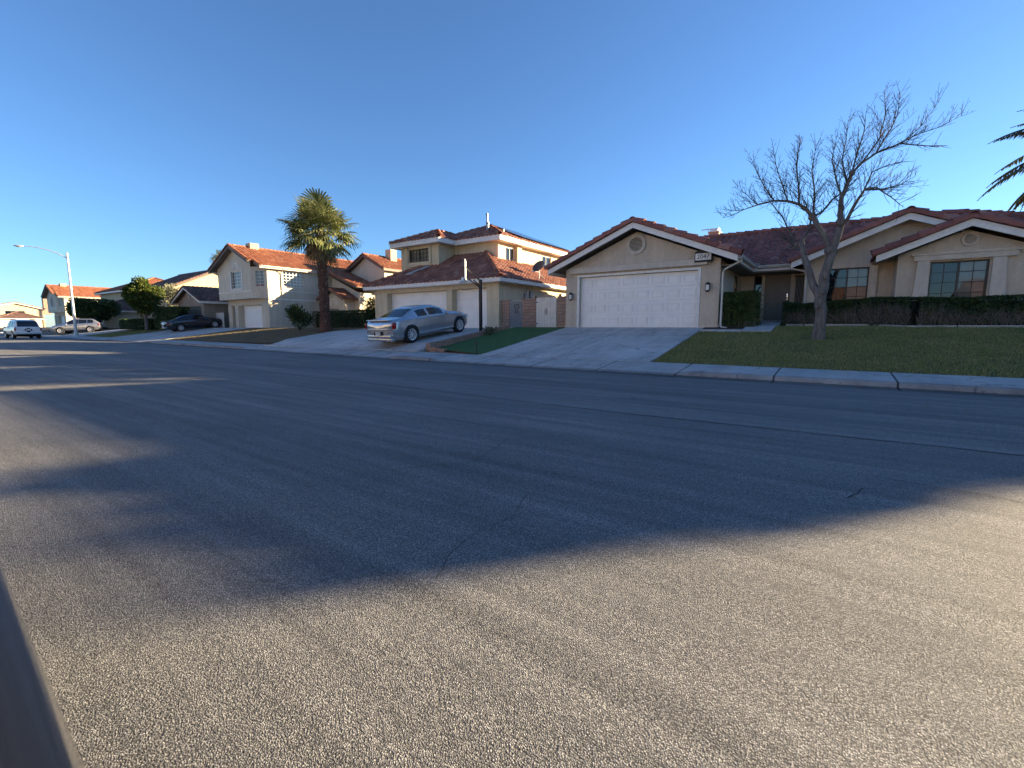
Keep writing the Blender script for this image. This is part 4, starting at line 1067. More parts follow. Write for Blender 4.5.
g.beam((-.5, .03, .4), (.5, .03, 1.25), .03, .09); g.build('brace', M['gate_white'], t)
g = MB(); g.box(-.55, -.45, -.02, -.013, 1.27, 1.31); g.box(-.55, -.45, -.02, -.013, .3, .34); g.ell((-.56, -.01, 1.53), (.05, .05, .05)); g.build('hinge', M['black_metal'], t)
g = MB(); g.ell((0, -.016, .86), (.09, .006, .16), 12); g.build('ornament', M['grey_metal'], t)
t = thing('border_wall', 'low tan block edging along the artificial turf beside the silver sedan driveway', 'low wall', (-12.7, 15, .5))
g = MB()
n = 13
for k in range(n):
    y0 = 12.62 + k*.40; y1 = y0 + .385
    a0 = zdrive(0, y0); a1 = zdrive(0, y1); hh = lerp(.24, .14, k/(n - 1))
    g.hexa([(-12.82, y0, a0 - .1), (-12.6, y0, a0 - .1), (-12.6, y1, a1 - .1), (-12.82, y1, a1 - .1), (-12.82, y0, a0 + hh), (-12.6, y0, a0 + hh), (-12.6, y1, a1 + hh), (-12.82, y1, a1 + hh)])
for k in range(2): g.bbox(-12.58 + k*.4, -12.2 + k*.4, 12.55, 12.72, .1, .36 - .06*k, .01)
g.build('blocks', M['brick'], t); adopt(t)
t = thing('marker_post', 'short thin utility marker post standing where the turf meets the beige house driveway', 'post', (-9.82, 12.0, .17))
g = MB(); g.tube([(0, 0, -.1), (.01, 0, .2), (.012, 0, .40)], [.018, .018, .016], 8); g.bbox(-.03, .05, -.012, .012, .33, .42, .005); tag(t); o = g.build('stake', M['black_metal'], t)
# white gate between the tall house and the low tan house
t = thing('board_fence', 'pale board fence panel in the gap beside the black sedan', 'fence', (-48.6, 20.6, .95))
g = MB()
for k in range(10): g.box(-.85 + k*.17, -.85 + k*.17 + .155, -.01, .01, .03, 1.5 + .01*math.sin(k*1.7))
g.build('board_panel', M['gate_white'], t); g = MB(); g.box(-.85, .85, .011, .05, .3, .4); g.box(-.85, .85, .011, .05, 1.2, 1.3); g.build('rail', M['gate_white'], t)

# ------------------------------------------------------------------ street lamp and basketball hoop
t = thing('street_lamp', 'tall galvanised street lamp with a long curved arm over the road at the left', 'street lamp', (-62.7, 13.15, .15))
g = MB(); g.tube([(0, 0, 0), (0, 0, 8.2)], [.13, .08], 12); g.tube([(0, 0, 0), (0, 0, .5)], [.17, .15], 12); g.bbox(-.2, .2, -.2, .2, -.05, .04, .01); g.ell((0, 0, 8.2), (.085, .085, .06)); g.build('pole', M['galv'], t, angle=40)
g = MB(); a = V((-.55, -1, 0)).normalized()
pts = [V((0, 0, 7.7)) + a*x + Z*z for x, z in ((0, 0), (.65, .38), (1.3, .66), (2.0, .84), (2.7, .93), (3.2, .95))]
g.tube(pts, [.05, .045, .042, .04, .036, .034], 8); o = g.build('arm', M['galv'], t, angle=40)
g = MB(); c = V((0, 0, 8.62)) + a*3.45; Mr = Matrix.Rotation(math.atan2(a.y, a.x), 3, 'Z'); g.ell(c, (.38, .16, .09), 14, 0, Mr); g.build('luminaire', M['galv'], t, smooth=True)
g = MB(); g.ell(c - Z*.05, (.22, .12, .07), 12, 0, Mr); g.build('lens', M['lamp_glass'], t, smooth=True)
t = thing('basketball_hoop', 'black basketball hoop post with a backboard turned edge-on beside the silver sedan driveway', 'basketball hoop', (-12.95, 16.15, .85))
g = MB(); g.box(-.055, .055, -.055, .055, 0, 2.32); g.bbox(-.14, .14, -.14, .14, -.02, .03, .01); g.build('post', M['black_metal'], t)
b = V((-.80, -.60, 0)).normalized(); e = V((-b.y, b.x, 0))
g = MB()
for s in (-.09, .09): 
    g.tube([V((0, 0, 2.25)) + e*s, V((0, 0, 2.85)) + b*.62 + e*s], .022, 6); g.tube([V((0, 0, 1.95)) + e*s, V((0, 0, 2.42)) + b*.62 + e*s], .022, 6)
g.tube([V((0, 0, 2.0)), V((0, 0, 2.3)) + b*.3], .03, 6); g.build('arm', M['black_metal'], t)
g = MB(); P = [V((0, 0, 2.32)) + b*.64 + e*s for s in (-.45, .45)]; Q = [p + b*.03 for p in P]
g.hexa([P[0], P[1], Q[1], Q[0]] + [p + Z*.84 for p in (P[0], P[1], Q[1], Q[0])]); fix_normals(g.build('backboard', M['white_frame'], t))

# unseen house added out of frame at right to cast the road shadow
H = thing('added_neighbour_house', 'unseen two-storey beige house added on the right to cast the road shadow', 'house', (14, 24, 1.2))
gable_block(H, 11.2, 16.0, 22.3, 30.3, 1.1, 5.60, 'x', .36, 'stucco2', 'tile2', seed=80)
hip_block(H, 18.6, 33, 21.5, 30.5, 1.1, 4.06, .40, 'stucco2', 'tile2', seed=90)
adopt(H)

# unseen row added across the street for warm bounce light and window reflections
for k, (xx, lab, wm, tl) in enumerate(((-58, 'unseen cream house added across the street with a brown roof, farthest along', 'stucco3', 'tile4'), (-39, 'unseen yellow house added across the street with an orange tile roof', 'stucco5', 'tile3'), (-20, 'unseen pale house added across the street with a rust tile roof', 'stucco2', 'tile2'),
                                        (-2, 'unseen cream house added across the street directly behind the black car', 'stucco3', 'tile4'), (17, 'unseen cream brown-roofed house added across the street opposite the date palm', 'stucco3', 'tile4'))):
    H = thing('added_opposite_house', lab, 'house', (xx, -9.5, .6), group='unseen houses added across the street for bounce light')
    w0, w1 = xx - 7.6, xx + 7.6; lo = 2.5 if k > 2 else 0.0
    wq = MB(); wall(wq, (w1, -9.0, .4), -UX, 6.2, 2.8, UY, [(.6, 5.5, .1, 2.3, .15)]); wall(wq, (w1, -12, .4), -UX, 15.2, 5.4 - lo, UY, ([] if lo else [(8, 10, 3.5, 4.8, .1), (11.5, 13.5, 3.5, 4.8, .1)]) + [(8.2, 11, .9, 2.2, .1)])
    wall(wq, (w1 - 6.2, -12, .4), UY, 3, 2.8, LF); wall(wq, (w1, -12, .4), UY, 3, 2.8, RT); wall(wq, (w0, -12, .4), -UY, 9, 5.4 - lo, LF); wall(wq, (w1, -21, .4), UY, 9, 5.4 - lo, RT); wall(wq, (w0, -21, .4), UX, 15.2, 5.4 - lo, FR)
    wq.build('wall', M[wm], H)
    tile_roof('roof', [(w1 + .4, -8.5, 3.2 - lo*.06), (w1 - 6.6, -8.5, 3.2 - lo*.06), (w1 - 6.6, -12, 4.6 - lo*.5), (w1 + .4, -12, 4.6 - lo*.5)], M[tl], H, seed=100 + k)
    tile_roof('roof', [(w1 + .5, -11.5, 5.7 - lo), (w0 - .5, -11.5, 5.7 - lo), (w0 - .5, -16.5, 7.7 - lo), (w1 + .5, -16.5, 7.7 - lo)], M[tl], H, seed=110 + k)
    tile_roof('roof', [(w0 - .5, -21.5, 5.7 - lo), (w1 + .5, -21.5, 5.7 - lo), (w1 + .5, -16.5, 7.7 - lo), (w0 - .5, -16.5, 7.7 - lo)], M[tl], H, seed=120 + k)
    garage_door(H, (w1 - .6, -9.15, .5), -UX, 4.9, 2.2, UY, 8, 4)
    for a, z, ww_, hh in ((8.2, 1.3, 2.8, 1.3), (8, 3.9, 2, 1.3), (11.5, 3.9, 2, 1.3))[:1 if lo else 3]: window(H, (w1 - a, -12, z), -UX, ww_, hh, UY, 4, 3, frame='white_frame', depth=.1)
    adopt(H)
# ------------------------------------------------------------------ plants
M['bark'] = m_bark('grey_bark', (.075, .062, .055), (.21, .185, .165))
M['twig'] = m_bark('twig_bark', (.055, .042, .038), (.11, .088, .08), (20, 20, 20))
M['palm_trunk'] = m_bark('palm_trunk_bark', (.055, .028, .020), (.17, .095, .07), (9, 9, 22))
M['palm_boot'] = m_leaf('palm_boot', (.07, .035, .025), (.15, .08, .055), (.32, .24, .18), .9, 2, 0)
M['fan'] = m_leaf('fan_palm_leaf', (.075, .105, .038), (.20, .22, .085), (.36, .33, .16), .5, 1.0, .2)
M['fan_dry'] = m_leaf('dry_palm_leaf', (.12, .09, .05), (.22, .17, .10), (.30, .24, .15), .8, 1.0, .1)
M['date'] = m_leaf('date_palm_leaf', (.025, .035, .018), (.045, .06, .028), (.07, .085, .04), .5, 1.0, .15)
M['hedge_leaf'] = m_leaf('hedge_leaf', (.022, .042, .014), (.042, .072, .022), (.075, .115, .038), .5, 1.5, .1)
M['hedge_wood'] = m_leaf('hedge_twig', (.075, .07, .06), (.14, .125, .11), (.25, .235, .21), .9, 2, 0)
M['bush_leaf'] = m_leaf('shrub_leaf', (.024, .046, .013), (.05, .082, .024), (.14, .15, .05), .45, 2, .1)
M['tree_leaf'] = m_leaf('round_tree_leaf', (.035, .06, .012), (.085, .115, .022), (.17, .18, .035), .5, .6, .2)
M['olive_leaf'] = m_leaf('olive_leaf', (.09, .10, .06), (.17, .17, .11), (.25, .24, .17), .6, .8, .2)
M['core'] = m_plain('inner_shade', (.010, .014, .006), 1.0)  # near-black colour standing in for the shade inside a hedge
RN = random.Random(11)

def rv(): 
    while True:
        v = V((RN.uniform(-1, 1), RN.uniform(-1, 1), RN.uniform(-1, 1)))
        if .05 < v.length < 1: return v.normalized()
def leaf(mb, p, d, s, w=.5, m=0, fold=None):
    d = d.normalized(); a = d.cross(rv()); a = a.normalized() if a.length > .01 else V((1, 0, 0))
    mb.face([p - d*s*.5, p + a*s*w*.5, p + d*s*.5, p - a*s*w*.5], m)

# --- the bare tree
PX = []
def at_px(x, y, Y):
    F_, P_, A_, H_ = 460., math.atan(57/460.), R(34.87), 1.1
    c, s = math.cos(P_), math.sin(P_); X = x - 512; U = 384 - y
    f = F_*c + U*s; u = U*c - F_*s
    r = (-math.sin(A_)*f + math.cos(A_)*X, math.cos(A_)*f + math.sin(A_)*X, u); t = Y/r[1]
    return V((r[0]*t, Y, H_ + u*t))
TY = 16.2
limbs = [   # (measured outline points of each limb with their depth along the view, start and end radius, twiggy?)
 ([(817.5, 341, 0), (818, 335, 0), (820, 322, 0), (821, 310, 0), (820.5, 298, 0)], [.23, .19, .17, .165, .17], 0),
 ([(820.5, 298, 0), (824, 280, .02), (829, 262, .04), (833, 251, .06)], [.17, .145, .13, .135], 0),
 ([(833, 251, .06), (838.5, 236, .1), (841.5, 225, .12), (840, 214, .15), (842, 197, .2), (847, 184, .25), (852, 173, .3)], [.115, .105, .095, .08, .07, .062, .055], 1),
 ([(852, 173, .3), (862, 163, .35), (876, 153, .4), (900, 143.5, .5), (927, 146, .55), (947, 145.5, .6)], [.05, .042, .035, .026, .016, .006], 1),
 ([(876, 153, .4), (886, 136, .3), (891, 129, .2), (898, 114, .1), (900, 90, 0)], [.03, .024, .02, .014, .005], 1),
 ([(900, 143.5, .5), (918, 134, .6), (937, 128, .7), (961, 116, .8)], [.02, .015, .011, .004], 1),
 ([(905, 141, .5), (921, 126, .3), (930, 114, .2), (938, 103, .1)], [.016, .012, .008, .004], 1),
 ([(852, 173, .3), (858, 150, .1), (864, 132, -.2), (866, 113, -.4)], [.035, .026, .018, .006], 1),
 ([(862, 163, .35), (880, 138, .6), (886, 112, .8), (884, 92, .9)], [.03, .022, .015, .005], 1),
 ([(841.5, 225, .12), (847, 219, 0), (856, 202, -.2), (864, 190, -.4), (876, 187, -.6), (891, 197, -.8), (903, 207, -.9)], [.075, .065, .052, .04, .028, .018, .006], 1),
 ([(864, 190, -.4), (885, 189, -.7), (900, 185, -.9), (915, 176, -1.1)], [.03, .022, .015, .005], 1),
 ([(864, 190, -.4), (872, 172, -.5), (888, 165, -.6), (902, 162, -.8)], [.03, .022, .014, .005], 1),
 ([(833, 251, .06), (826.5, 241, 0), (818, 227, -.1), (812.8, 216.5, -.15)], [.10, .09, .082, .08], 0),
 ([(812.8, 216.5, -.15), (806, 209, -.25), (799, 204.5, -.35), (788, 201, -.5), (774, 201, -.7), (758, 205, -.9), (744, 209.5, -1.0), (728, 217, -1.1)], [.07, .062, .055, .045, .036, .026, .016, .006], 1),
 ([(812.8, 216.5, -.15), (821, 213, .1), (832, 200, .4), (843, 192, .6), (852, 176, .8)], [.05, .042, .034, .024, .01], 1),
 ([(799, 204.5, -.35), (799, 186, -.1), (796, 166, .1), (800, 140, .2)], [.04, .03, .02, .006], 1),
 ([(788, 201, -.5), (782, 184, -.8), (776, 165, -.9), (774, 152, -1.0)], [.03, .022, .014, .005], 1),
 ([(812.8, 216.5, -.15), (815, 195, -.5), (812, 170, -.8), (816, 146, -1.0)], [.04, .03, .02, .006], 1),
 ([(842, 197, .2), (836, 180, .0), (832, 160, -.2), (836, 140, -.3)], [.04, .03, .02, .006], 1),
 ([(847, 184, .25), (842, 160, .5), (846, 140, .8), (848, 122, .9)], [.035, .026, .016, .005], 1),
 ([(820.5, 298, 0), (813, 285, .1), (810, 274, .15), (806.5, 263, .2), (803, 252, .3), (802, 242, .4)], [.14, .115, .105, .10, .09, .07], 0),
 ([(802, 242, .4), (794, 244, .5), (790, 232, .8), (782, 216, 1.0), (770, 202, 1.2), (764, 188, 1.3)], [.05, .042, .035, .025, .016, .005], 1),
 ([(802, 242, .4), (808, 232, .6), (811, 220, .8), (806, 205, 1.0), (800, 190, 1.1)], [.055, .045, .035, .022, .006], 1),
 ([(803, 252, .3), (794, 246, .6), (788, 238, .9)], [.05, .04, .02], 1),
 ([(774, 201, -.7), (764, 186, -.5), (757, 172, -.3), (752, 160, -.2)], [.028, .02, .012, .004], 1),
 ([(758, 205, -.9), (746, 194, -1.1), (738, 188, -1.2)], [.02, .012, .004], 1),
 ([(744, 209.5, -1.0), (732, 211, -.9), (722, 216, -.8)], [.014, .009, .003], 1),
]
T = thing('bare_tree', 'tall leafless forked tree with bare twigs leaning right on the front lawn', 'tree', (-.4, TY, .75))
tr = MB(); br = MB(); tw = MB(); spots = []
for pts, rad, tq in limbs:
    rad = [k*(.86 if rad[0] > .09 else .74) for k in rad]
    Q = [at_px(a, b, TY + dy) for a, b, dy in pts]
    # finer, knotty path
    P2 = []; R2 = []
    for i in range(len(Q) - 1):
        n = max(2, int((Q[i+1] - Q[i]).length/.11))
        for k in range(n):
            t = k/n; p = Q[i].lerp(Q[i+1], t); rr = lerp(rad[i], rad[i+1], t)
            j = min(rr*.35, .03)
            P2.append(p + V((noise.noise(p*2.5), noise.noise(p*2.5 + V((9, 0, 0))), noise.noise(p*2.5 + V((0, 9, 0)))))*j*1.6); R2.append(rr*(1 + .10*noise.noise(p*5)))
    P2.append(Q[-1]); R2.append(rad[-1])
    big = rad[0] > .09
    (tr if big else br).tube(P2, R2, 12 if big else 7)
    if tq:
        for i in range(1, len(P2)):
            if R2[i] < .075: spots.append((P2[i], (P2[i] - P2[i-1]).normalized(), R2[i]))
cenT = at_px(835, 200, TY)
def shoot(p, d, Ln, r0, lvl):
    n = max(3, int(Ln/.12)); pts = [p]; dd = d.normalized()
    for k in range(n):
        dd = (dd + rv()*.13 + Z*.05).normalized(); pts.append(pts[-1] + dd*(Ln/n))
    tw.tube(pts, [lerp(r0, .0028, k/n) for k in range(n + 1)], 4 if lvl else 5, cap=False)
    if lvl < 2:
        for k in range(1, n):
            if RN.random() < (.72 if lvl == 0 else .4):
                a = rv(); a = (a - dd*a.dot(dd)).normalized()
                shoot(pts[k], dd*.65 + a*.75 + Z*.15, Ln*RN.uniform(.25, .55)*(1 - .4*k/n), r0*.62, lvl + 1)
for p, d, r in spots:
    for _ in range(3):
        if RN.random() < .80:
            a = rv(); a = (a - d*a.dot(d)).normalized()
            o = (p - cenT); o.z *= .3; o = o.normalized() if o.length > .1 else Z
            shoot(p, d*.45 + a*.75 + Z*.50 + o*.22, RN.uniform(.28, .80)*(.62 if r < .014 else 1.0), min(.0095, .0045 + r*.09), 0)
for kx, ky_, kr in ((830, 250, .15), (812.5, 217, .11), (840.5, 222, .12), (852, 173, .08), (797, 245, .07)):   # pruning knuckles
    p = at_px(kx, ky_, TY + .05); tr.ell(p, (kr, kr*.95, kr*1.1), 10)
for kx, ky_ in ((823, 291), (826, 277), (817, 306)):
    p = at_px(kx, ky_, TY - .17); tr.ell(p, (.075, .05, .09), 8)
g1 = tr.build('trunk', M['bark'], T, smooth=True); br.build('branches', M['bark'], T, smooth=True); tw.build('twigs', M['twig'], T, smooth=True)
adopt(T)

# --- hedges and shrubs
def leafy_box(name, label, path, width, z0f, z1f, n, leafm, woodfrom=.45, cat='hedge', group=None, ls=.06, rough=.09, core=True):
    """clipped hedge following a path: leaves crowd near the skin, bare wood shows low down on the face"""
    T = thing(name, label, cat, (path[0][0], path[0][1], z0f(*path[0])), group=group)
    lf = MB(); wd = MB(); seg = [((V(b) - V(a)).length, V(a), V(b)) for a, b in zip(path, path[1:])]; tot = sum(s[0] for s in seg)
    for i in range(n):
        r = RN.uniform(0, tot)
        for s, a, b in seg:
            if r <= s: break
            r -= s
        t = r/s; c = a.lerp(b, t); d = (b - a).normalized(); nrm = V((d.y, -d.x))
        zb, zt = z0f(c.x, c.y), z1f(c.x, c.y)
        k = RN.random()
        if k < .42: off, h = RN.uniform(-.5, .5), 1 - abs(RN.gauss(0, .05))
        elif k < .85: off, h = .5 - abs(RN.gauss(0, .06)), RN.uniform(0, 1)
        elif k < .93: off, h = -.5 + abs(RN.gauss(0, .06)), RN.uniform(0, 1)
        else: off, h = RN.uniform(-.5, .5), RN.uniform(.2, 1)
        p = V((c.x + nrm.x*off*width, c.y + nrm.y*off*width, lerp(zb, zt, h)))
        bulge = 1 + rough*2.2*noise.noise(p*1.6)
        p += V((nrm.x, nrm.y, 0))*(off*width*(bulge - 1)) + Z*((zt - zb)*rough*.55*noise.noise(V((c.x*1.4, c.y*1.4, 3)))*h)
        if RN.random() < .10:
            e0, ed = (V(path[0]), (V(path[0]) - V(path[1])).normalized()) if RN.random() < .5 else (V(path[-1]), (V(path[-1]) - V(path[-2])).normalized())
            en = V((ed.y, -ed.x)); q2 = e0 + ed*RN.uniform(-.12, .1) + en*RN.uniform(-.5, .5)*width
            p = V((q2.x, q2.y, lerp(z0f(*e0), z1f(*e0), RN.random())))
            leaf(lf, p, rv() + V((ed.x, ed.y, .3)), ls*RN.uniform(.7, 1.3), .6)
            continue
        if r < .25 and seg[0][1] == a: p += V((-d.x, -d.y, 0))*RN.uniform(0, .12)
        low = h < woodfrom + .25*noise.noise(V((p.x*1.1, p.z*1.5, 7)))
        if low and off > .2 and RN.random() < .72:
            q = p + V((RN.uniform(-.1, .1), RN.uniform(-.05, .05), RN.uniform(.08, .28)))
            wd.tube([p - V((nrm.x, nrm.y, 0))*.05, q], [.005, .003], 3, cap=False)
        else:
            leaf(lf, p, rv() + V((nrm.x, nrm.y, .5))*.4, ls*RN.uniform(.6, 1.3), .55)
    lf.build('foliage', M[leafm], T)
    if wd.f: wd.build('twigs', M['hedge_wood'], T)
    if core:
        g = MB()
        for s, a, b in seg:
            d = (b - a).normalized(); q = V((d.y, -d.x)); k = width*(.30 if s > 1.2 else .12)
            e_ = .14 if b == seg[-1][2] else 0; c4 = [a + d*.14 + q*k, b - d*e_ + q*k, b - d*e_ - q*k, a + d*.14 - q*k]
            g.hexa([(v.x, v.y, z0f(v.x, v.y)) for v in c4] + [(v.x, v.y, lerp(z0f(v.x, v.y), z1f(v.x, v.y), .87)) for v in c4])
        g.build('dark_core', M['core'], T)  # dark filler box added to stop light passing through the leaves
    adopt(T); return T
zl_ = lambda x, y: zlot(x, y) - .02
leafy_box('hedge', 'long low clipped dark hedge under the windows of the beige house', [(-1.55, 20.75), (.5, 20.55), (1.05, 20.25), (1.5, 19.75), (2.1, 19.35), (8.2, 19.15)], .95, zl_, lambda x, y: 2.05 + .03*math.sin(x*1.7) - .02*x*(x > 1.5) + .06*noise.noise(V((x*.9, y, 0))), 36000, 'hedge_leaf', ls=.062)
g = MB()
for a, b in (((-1.5, 20.15), (1.0, 19.86)), ((1.05, 19.82), (1.75, 18.75)), ((1.8, 18.72), (9.0, 18.6))):
    a = V((a[0], a[1], zlot(*a) - .06)); b = V((b[0], b[1], zlot(*b) - .06)); g.beam(a + Z*.13, b + Z*.13, .09, .16)
tag(g.build('lawn_edging', M['concrete']), 'pale concrete edging strip along the foot of the long hedge', 'edging')
leafy_box('shrub', 'square clipped glossy green shrub beside the garage corner downspout', [(-3.35, 18.95), (-2.35, 18.95)], 1.05, lambda x, y: 1.04, lambda x, y: 2.36, 12000, 'bush_leaf', woodfrom=.05, cat='shrub', ls=.07, rough=.14)
leafy_box('hedge', 'tall dark clipped hedge behind the dark parked sedan', [(-56.4, 18.3), (-50.4, 18.3)], 1.1, lambda x, y: .95, lambda x, y: 3.0, 6000, 'hedge_leaf', woodfrom=0, ls=.16)
leafy_box('hedge', 'low dark hedge beneath the round tree up the street', [(-66, 18.0), (-57, 18.0)], 1.0, lambda x, y: .85, lambda x, y: 1.95, 5000, 'hedge_leaf', woodfrom=0, ls=.16)
leafy_box('hedge', 'dark hedge against the small gabled room behind the fan palm', [(-39.4, 25.2), (-30.5, 24.8)], 1.3, lambda x, y: .95, lambda x, y: 2.5, 5000, 'hedge_leaf', woodfrom=0, ls=.13)

def bush(name, label, c, r, n, leafm, cat='shrub', ls=.08, stems=7, up=.5, core=.6, group=None):
    T = thing(name, label, cat, c, group=group); lf = MB(); st = MB()
    for k in range(stems):
        d = (rv()*.7 + Z*1.1).normalized(); st.tube([V((0, 0, -.05)), d*r[2]*.5 + rv()*.05, V((d.x*r[0], d.y*r[1], d.z*r[2]*1.2))*.9], [.025, .016, .006], 5)
    cl = [V((0, 0, 0))] + [V((rv().x*r[0]*.62, rv().y*r[1]*.62, abs(rv().z)*r[2]*.8)) for _ in range(11)]
    for i in range(n):
        b = RN.choice(cl); d = rv(); p = b + V((d.x*r[0], d.y*r[1], d.z*r[2]))*RN.uniform(.3, .55) + Z*r[2]*.55
        if p.z < 0: p.z = abs(p.z)*.4
        leaf(lf, p, d + Z*up, ls*RN.uniform(.6, 1.35), .42)
    st.build('stems', M['twig'], T, smooth=True); lf.build('foliage', M[leafm], T); return T
bush('shrub', 'loose leafy shrub left of the fan palm trunk on the dry lawn', (-29.2, 17.2, .93), (.85, .8, .95), 2600, 'bush_leaf', ls=.15)
bush('shrub', 'small round shrub at the foot of the fan palm trunk', (-27.9, 18.4, .95), (.55, .5, .5), 1200, 'bush_leaf', ls=.12)
bush('shrub', 'dark shrub crowding the left corner of the cream house garage', (-25.1, 19.7, .95), (.85, .8, 1.15), 3400, 'hedge_leaf', ls=.13)
bush('desert_plant', 'small spiky dry plant beside the block edging', (-12.35, 16.0, .8), (.28, .28, .2), 130, 'olive_leaf', cat='plant', ls=.16, stems=5)

def tree(name, label, c, th, cr, n, leafm, cat='tree', ls=.16, tr0=.14, lumps=16, off=(0, 0), seed=1, group=None):
    rr = random.Random(seed); T = thing(name, label, cat, c, group=group); tk = MB(); lf = MB()
    top = V((off[0], off[1], th))
    tk.tube([V((0, 0, -.1)), V((off[0]*.2, off[1]*.2, th*.5)), top], [tr0*1.25, tr0, tr0*.8], 9)
    cc = top + Z*cr[2]*.62
    L_ = []
    for k in range(lumps):
        d = rv(); q = cc + V((d.x*cr[0], d.y*cr[1], d.z*cr[2]))*rr.uniform(.45, .72); s = rr.uniform(.30, .48); L_.append((q, s))
        tk.tube([top, top.lerp(q, .5) + rv()*.1, q], [tr0*.5, tr0*.3, .02], 5)
    for i in range(n):
        q, s = rr.choice(L_); d = rv(); k = 1 - abs(RN.gauss(0, .22))
        p = q + V((d.x*cr[0], d.y*cr[1], d.z*cr[2]))*s*k
        leaf(lf, p, d + rv()*.6, ls*RN.uniform(.6, 1.3), .5)
    tk.build('trunk', M['bark'], T, smooth=True); lf.build('crown', M[leafm], T); return T
tree('round_tree', 'small round dense green tree lit on its right side, standing up the street', (-56.6, 17.2, .9), 2.0, (1.7, 1.7, 1.95), 11000, 'tree_leaf', ls=.24, seed=12, lumps=30)
tree('olive_tree', 'pale grey-green loose tree between the round tree and the yellow gable', (-61.5, 21.5, .95), 2.2, (2.0, 2.0, 2.0), 3600, 'olive_leaf', ls=.22, seed=4)
tree('dark_tree', 'dark spreading tree behind the silver crossover by the street lamp', (-74.5, 17.2, .95), 1.2, (2.9, 2.6, 1.7), 8000, 'hedge_leaf', ls=.34, seed=5, lumps=22)
tree('backyard_tree', 'hidden broad evergreen tree added behind the cream houses to shade the tall house wall', (-31.3, 29.6, .95), 2.0, (2.2, 2.2, 2.0), 9000, 'tree_leaf', ls=.3, seed=21, lumps=26)  # added out of sight to shade the tall house's lower wall
tree('backyard_tree', 'smaller hidden evergreen tree added behind the double-garage house to shade the tall house wall', (-28.6, 31.0, .95), 1.9, (2.4, 2.2, 1.75), 8000, 'tree_leaf', ls=.3, seed=22, lumps=26)  # second added tree, put there for its shade on the same wall
tree('backyard_tree', 'dark tree behind the chimney of the farthest house', (-112, 47, .95), 3.5, (4.5, 4.5, 3), 5000, 'hedge_leaf', ls=.5, seed=6)

def fan_palm(name, label, c, h, rt, nl, size, n_dry=14, seed=2, boots=260, lean=(0, 0), seg=20):
    rr = random.Random(seed); T = thing(name, label, 'palm tree', c); g = MB()
    pts = []; rad = []
    for k in range(25):
        t = k/24; pts.append(V((lean[0]*t*t, lean[1]*t*t, -.1 + (h + .1)*t))); rad.append(rt*(1.45 - .45*min(1, t*6))*(1 - .10*t)*(1 + .05*noise.noise(V((k*1.3, 0, 0)))))
    g.tube(pts, rad, 14); g.build('trunk', M['palm_trunk'], T, smooth=True)
    b = MB()
    for k in range(boots):                                  # old leaf bases in a spiral
        t = .06 + .94*(k/boots); a = k*2.399; r = rt*(1.45 - .45*min(1, t*6))*(1 - .1*t)
        p = V((lean[0]*t*t + math.cos(a)*r*.93, lean[1]*t*t + math.sin(a)*r*.93, h*t)); o = V((math.cos(a), math.sin(a), 0)); s = V((-o.y, o.x, 0))
        ln = rr.uniform(.09, .17); w = rr.uniform(.05, .085)
        tip = p + o*rr.uniform(.05, .11) + Z*ln
        b.face([p - s*w, p + s*w, tip + s*w*.45, tip - s*w*.45]); b.face([p - s*w - Z*.03, tip - s*w*.45, tip - s*w*.45 - o*.05]); b.face([p + s*w - Z*.03, tip + s*w*.45, tip + s*w*.45 - o*.05])
    b.build('leaf_bases', M['palm_boot'], T)
    lf = MB(); dr = MB(); top = V((lean[0], lean[1], h))
    def fan(mb, az, el, pet, s, droop):
        d = V((math.cos(az)*math.cos(el), math.sin(az)*math.cos(el), math.sin(el)))
        side = V((-math.sin(az), math.cos(az), 0)); up = side.cross(d).normalized() if True else Z
        if up.z < 0: up = -up
        base = top + Z*rr.uniform(-.25, .35)
        hub = base + d*pet - Z*pet*.12
        mb.tube([base, base + d*pet*.5 + Z*.02, hub], [.028, .02, .014], 4, cap=False)
        tilt = rr.uniform(-.5, .5); sd = (side*math.cos(tilt) + up*math.sin(tilt)).normalized()
        for k in range(seg):
            f = -1 + 2*(k + .5)/seg; th_ = f*R(112)
            e = (d*math.cos(th_) + sd*math.sin(th_)).normalized()
            L1 = s*(.72 + .28*math.cos(th_*.6))*rr.uniform(.88, 1.08); wv = s*.036*rr.uniform(.8, 1.15)
            cr = e.cross(up); cr = cr.normalized() if cr.length > .05 else sd
            m1 = hub + e*L1*.55 - Z*droop*s*.10 + up*abs(f)*s*.06; m2 = hub + e*L1*.85 - Z*droop*s*.34; m3 = hub + e*L1*.95 - Z*droop*s*(.62 + .2*rr.random())
            mb.face([hub, m1 - cr*wv*1.25, m1 + cr*wv*1.25]); mb.face([m1 - cr*wv*1.25, m2 - cr*wv*.8, m2 + cr*wv*.8, m1 + cr*wv*1.25]); mb.face([m2 - cr*wv*.8, m3, m2 + cr*wv*.8])
    for k in range(nl):
        t = k/nl; el = math.asin(lerp(.93, -.55, t)) + rr.uniform(-.16, .16)
        fan(lf, k*2.399 + rr.uniform(-.2, .2), el, size*rr.uniform(.62, .98), size*rr.uniform(.56, .74), .12 + .40*t)
    for k in range(n_dry):
        fan(dr, k*2.399, R(rr.uniform(-66, -44)), size*rr.uniform(.4, .65), size*rr.uniform(.42, .58), .7)
    lf.build('crown', M['fan'], T); dr.build('dry_leaves', M['fan_dry'], T); return T
fan_palm('fan_palm', 'tall fan palm with a dark shaggy trunk and full sunlit crown on the dry lawn', (-26.7, 17.5, .92), 6.1, .285, 72, 1.72, lean=(-.15, 0))
fan_palm('fan_palm', 'small distant fan palm crown showing above the roof line behind the tall house', (-137.5, 60, .95), 18.0, .3, 40, 2.2, n_dry=4, seed=8, boots=20, seg=14)

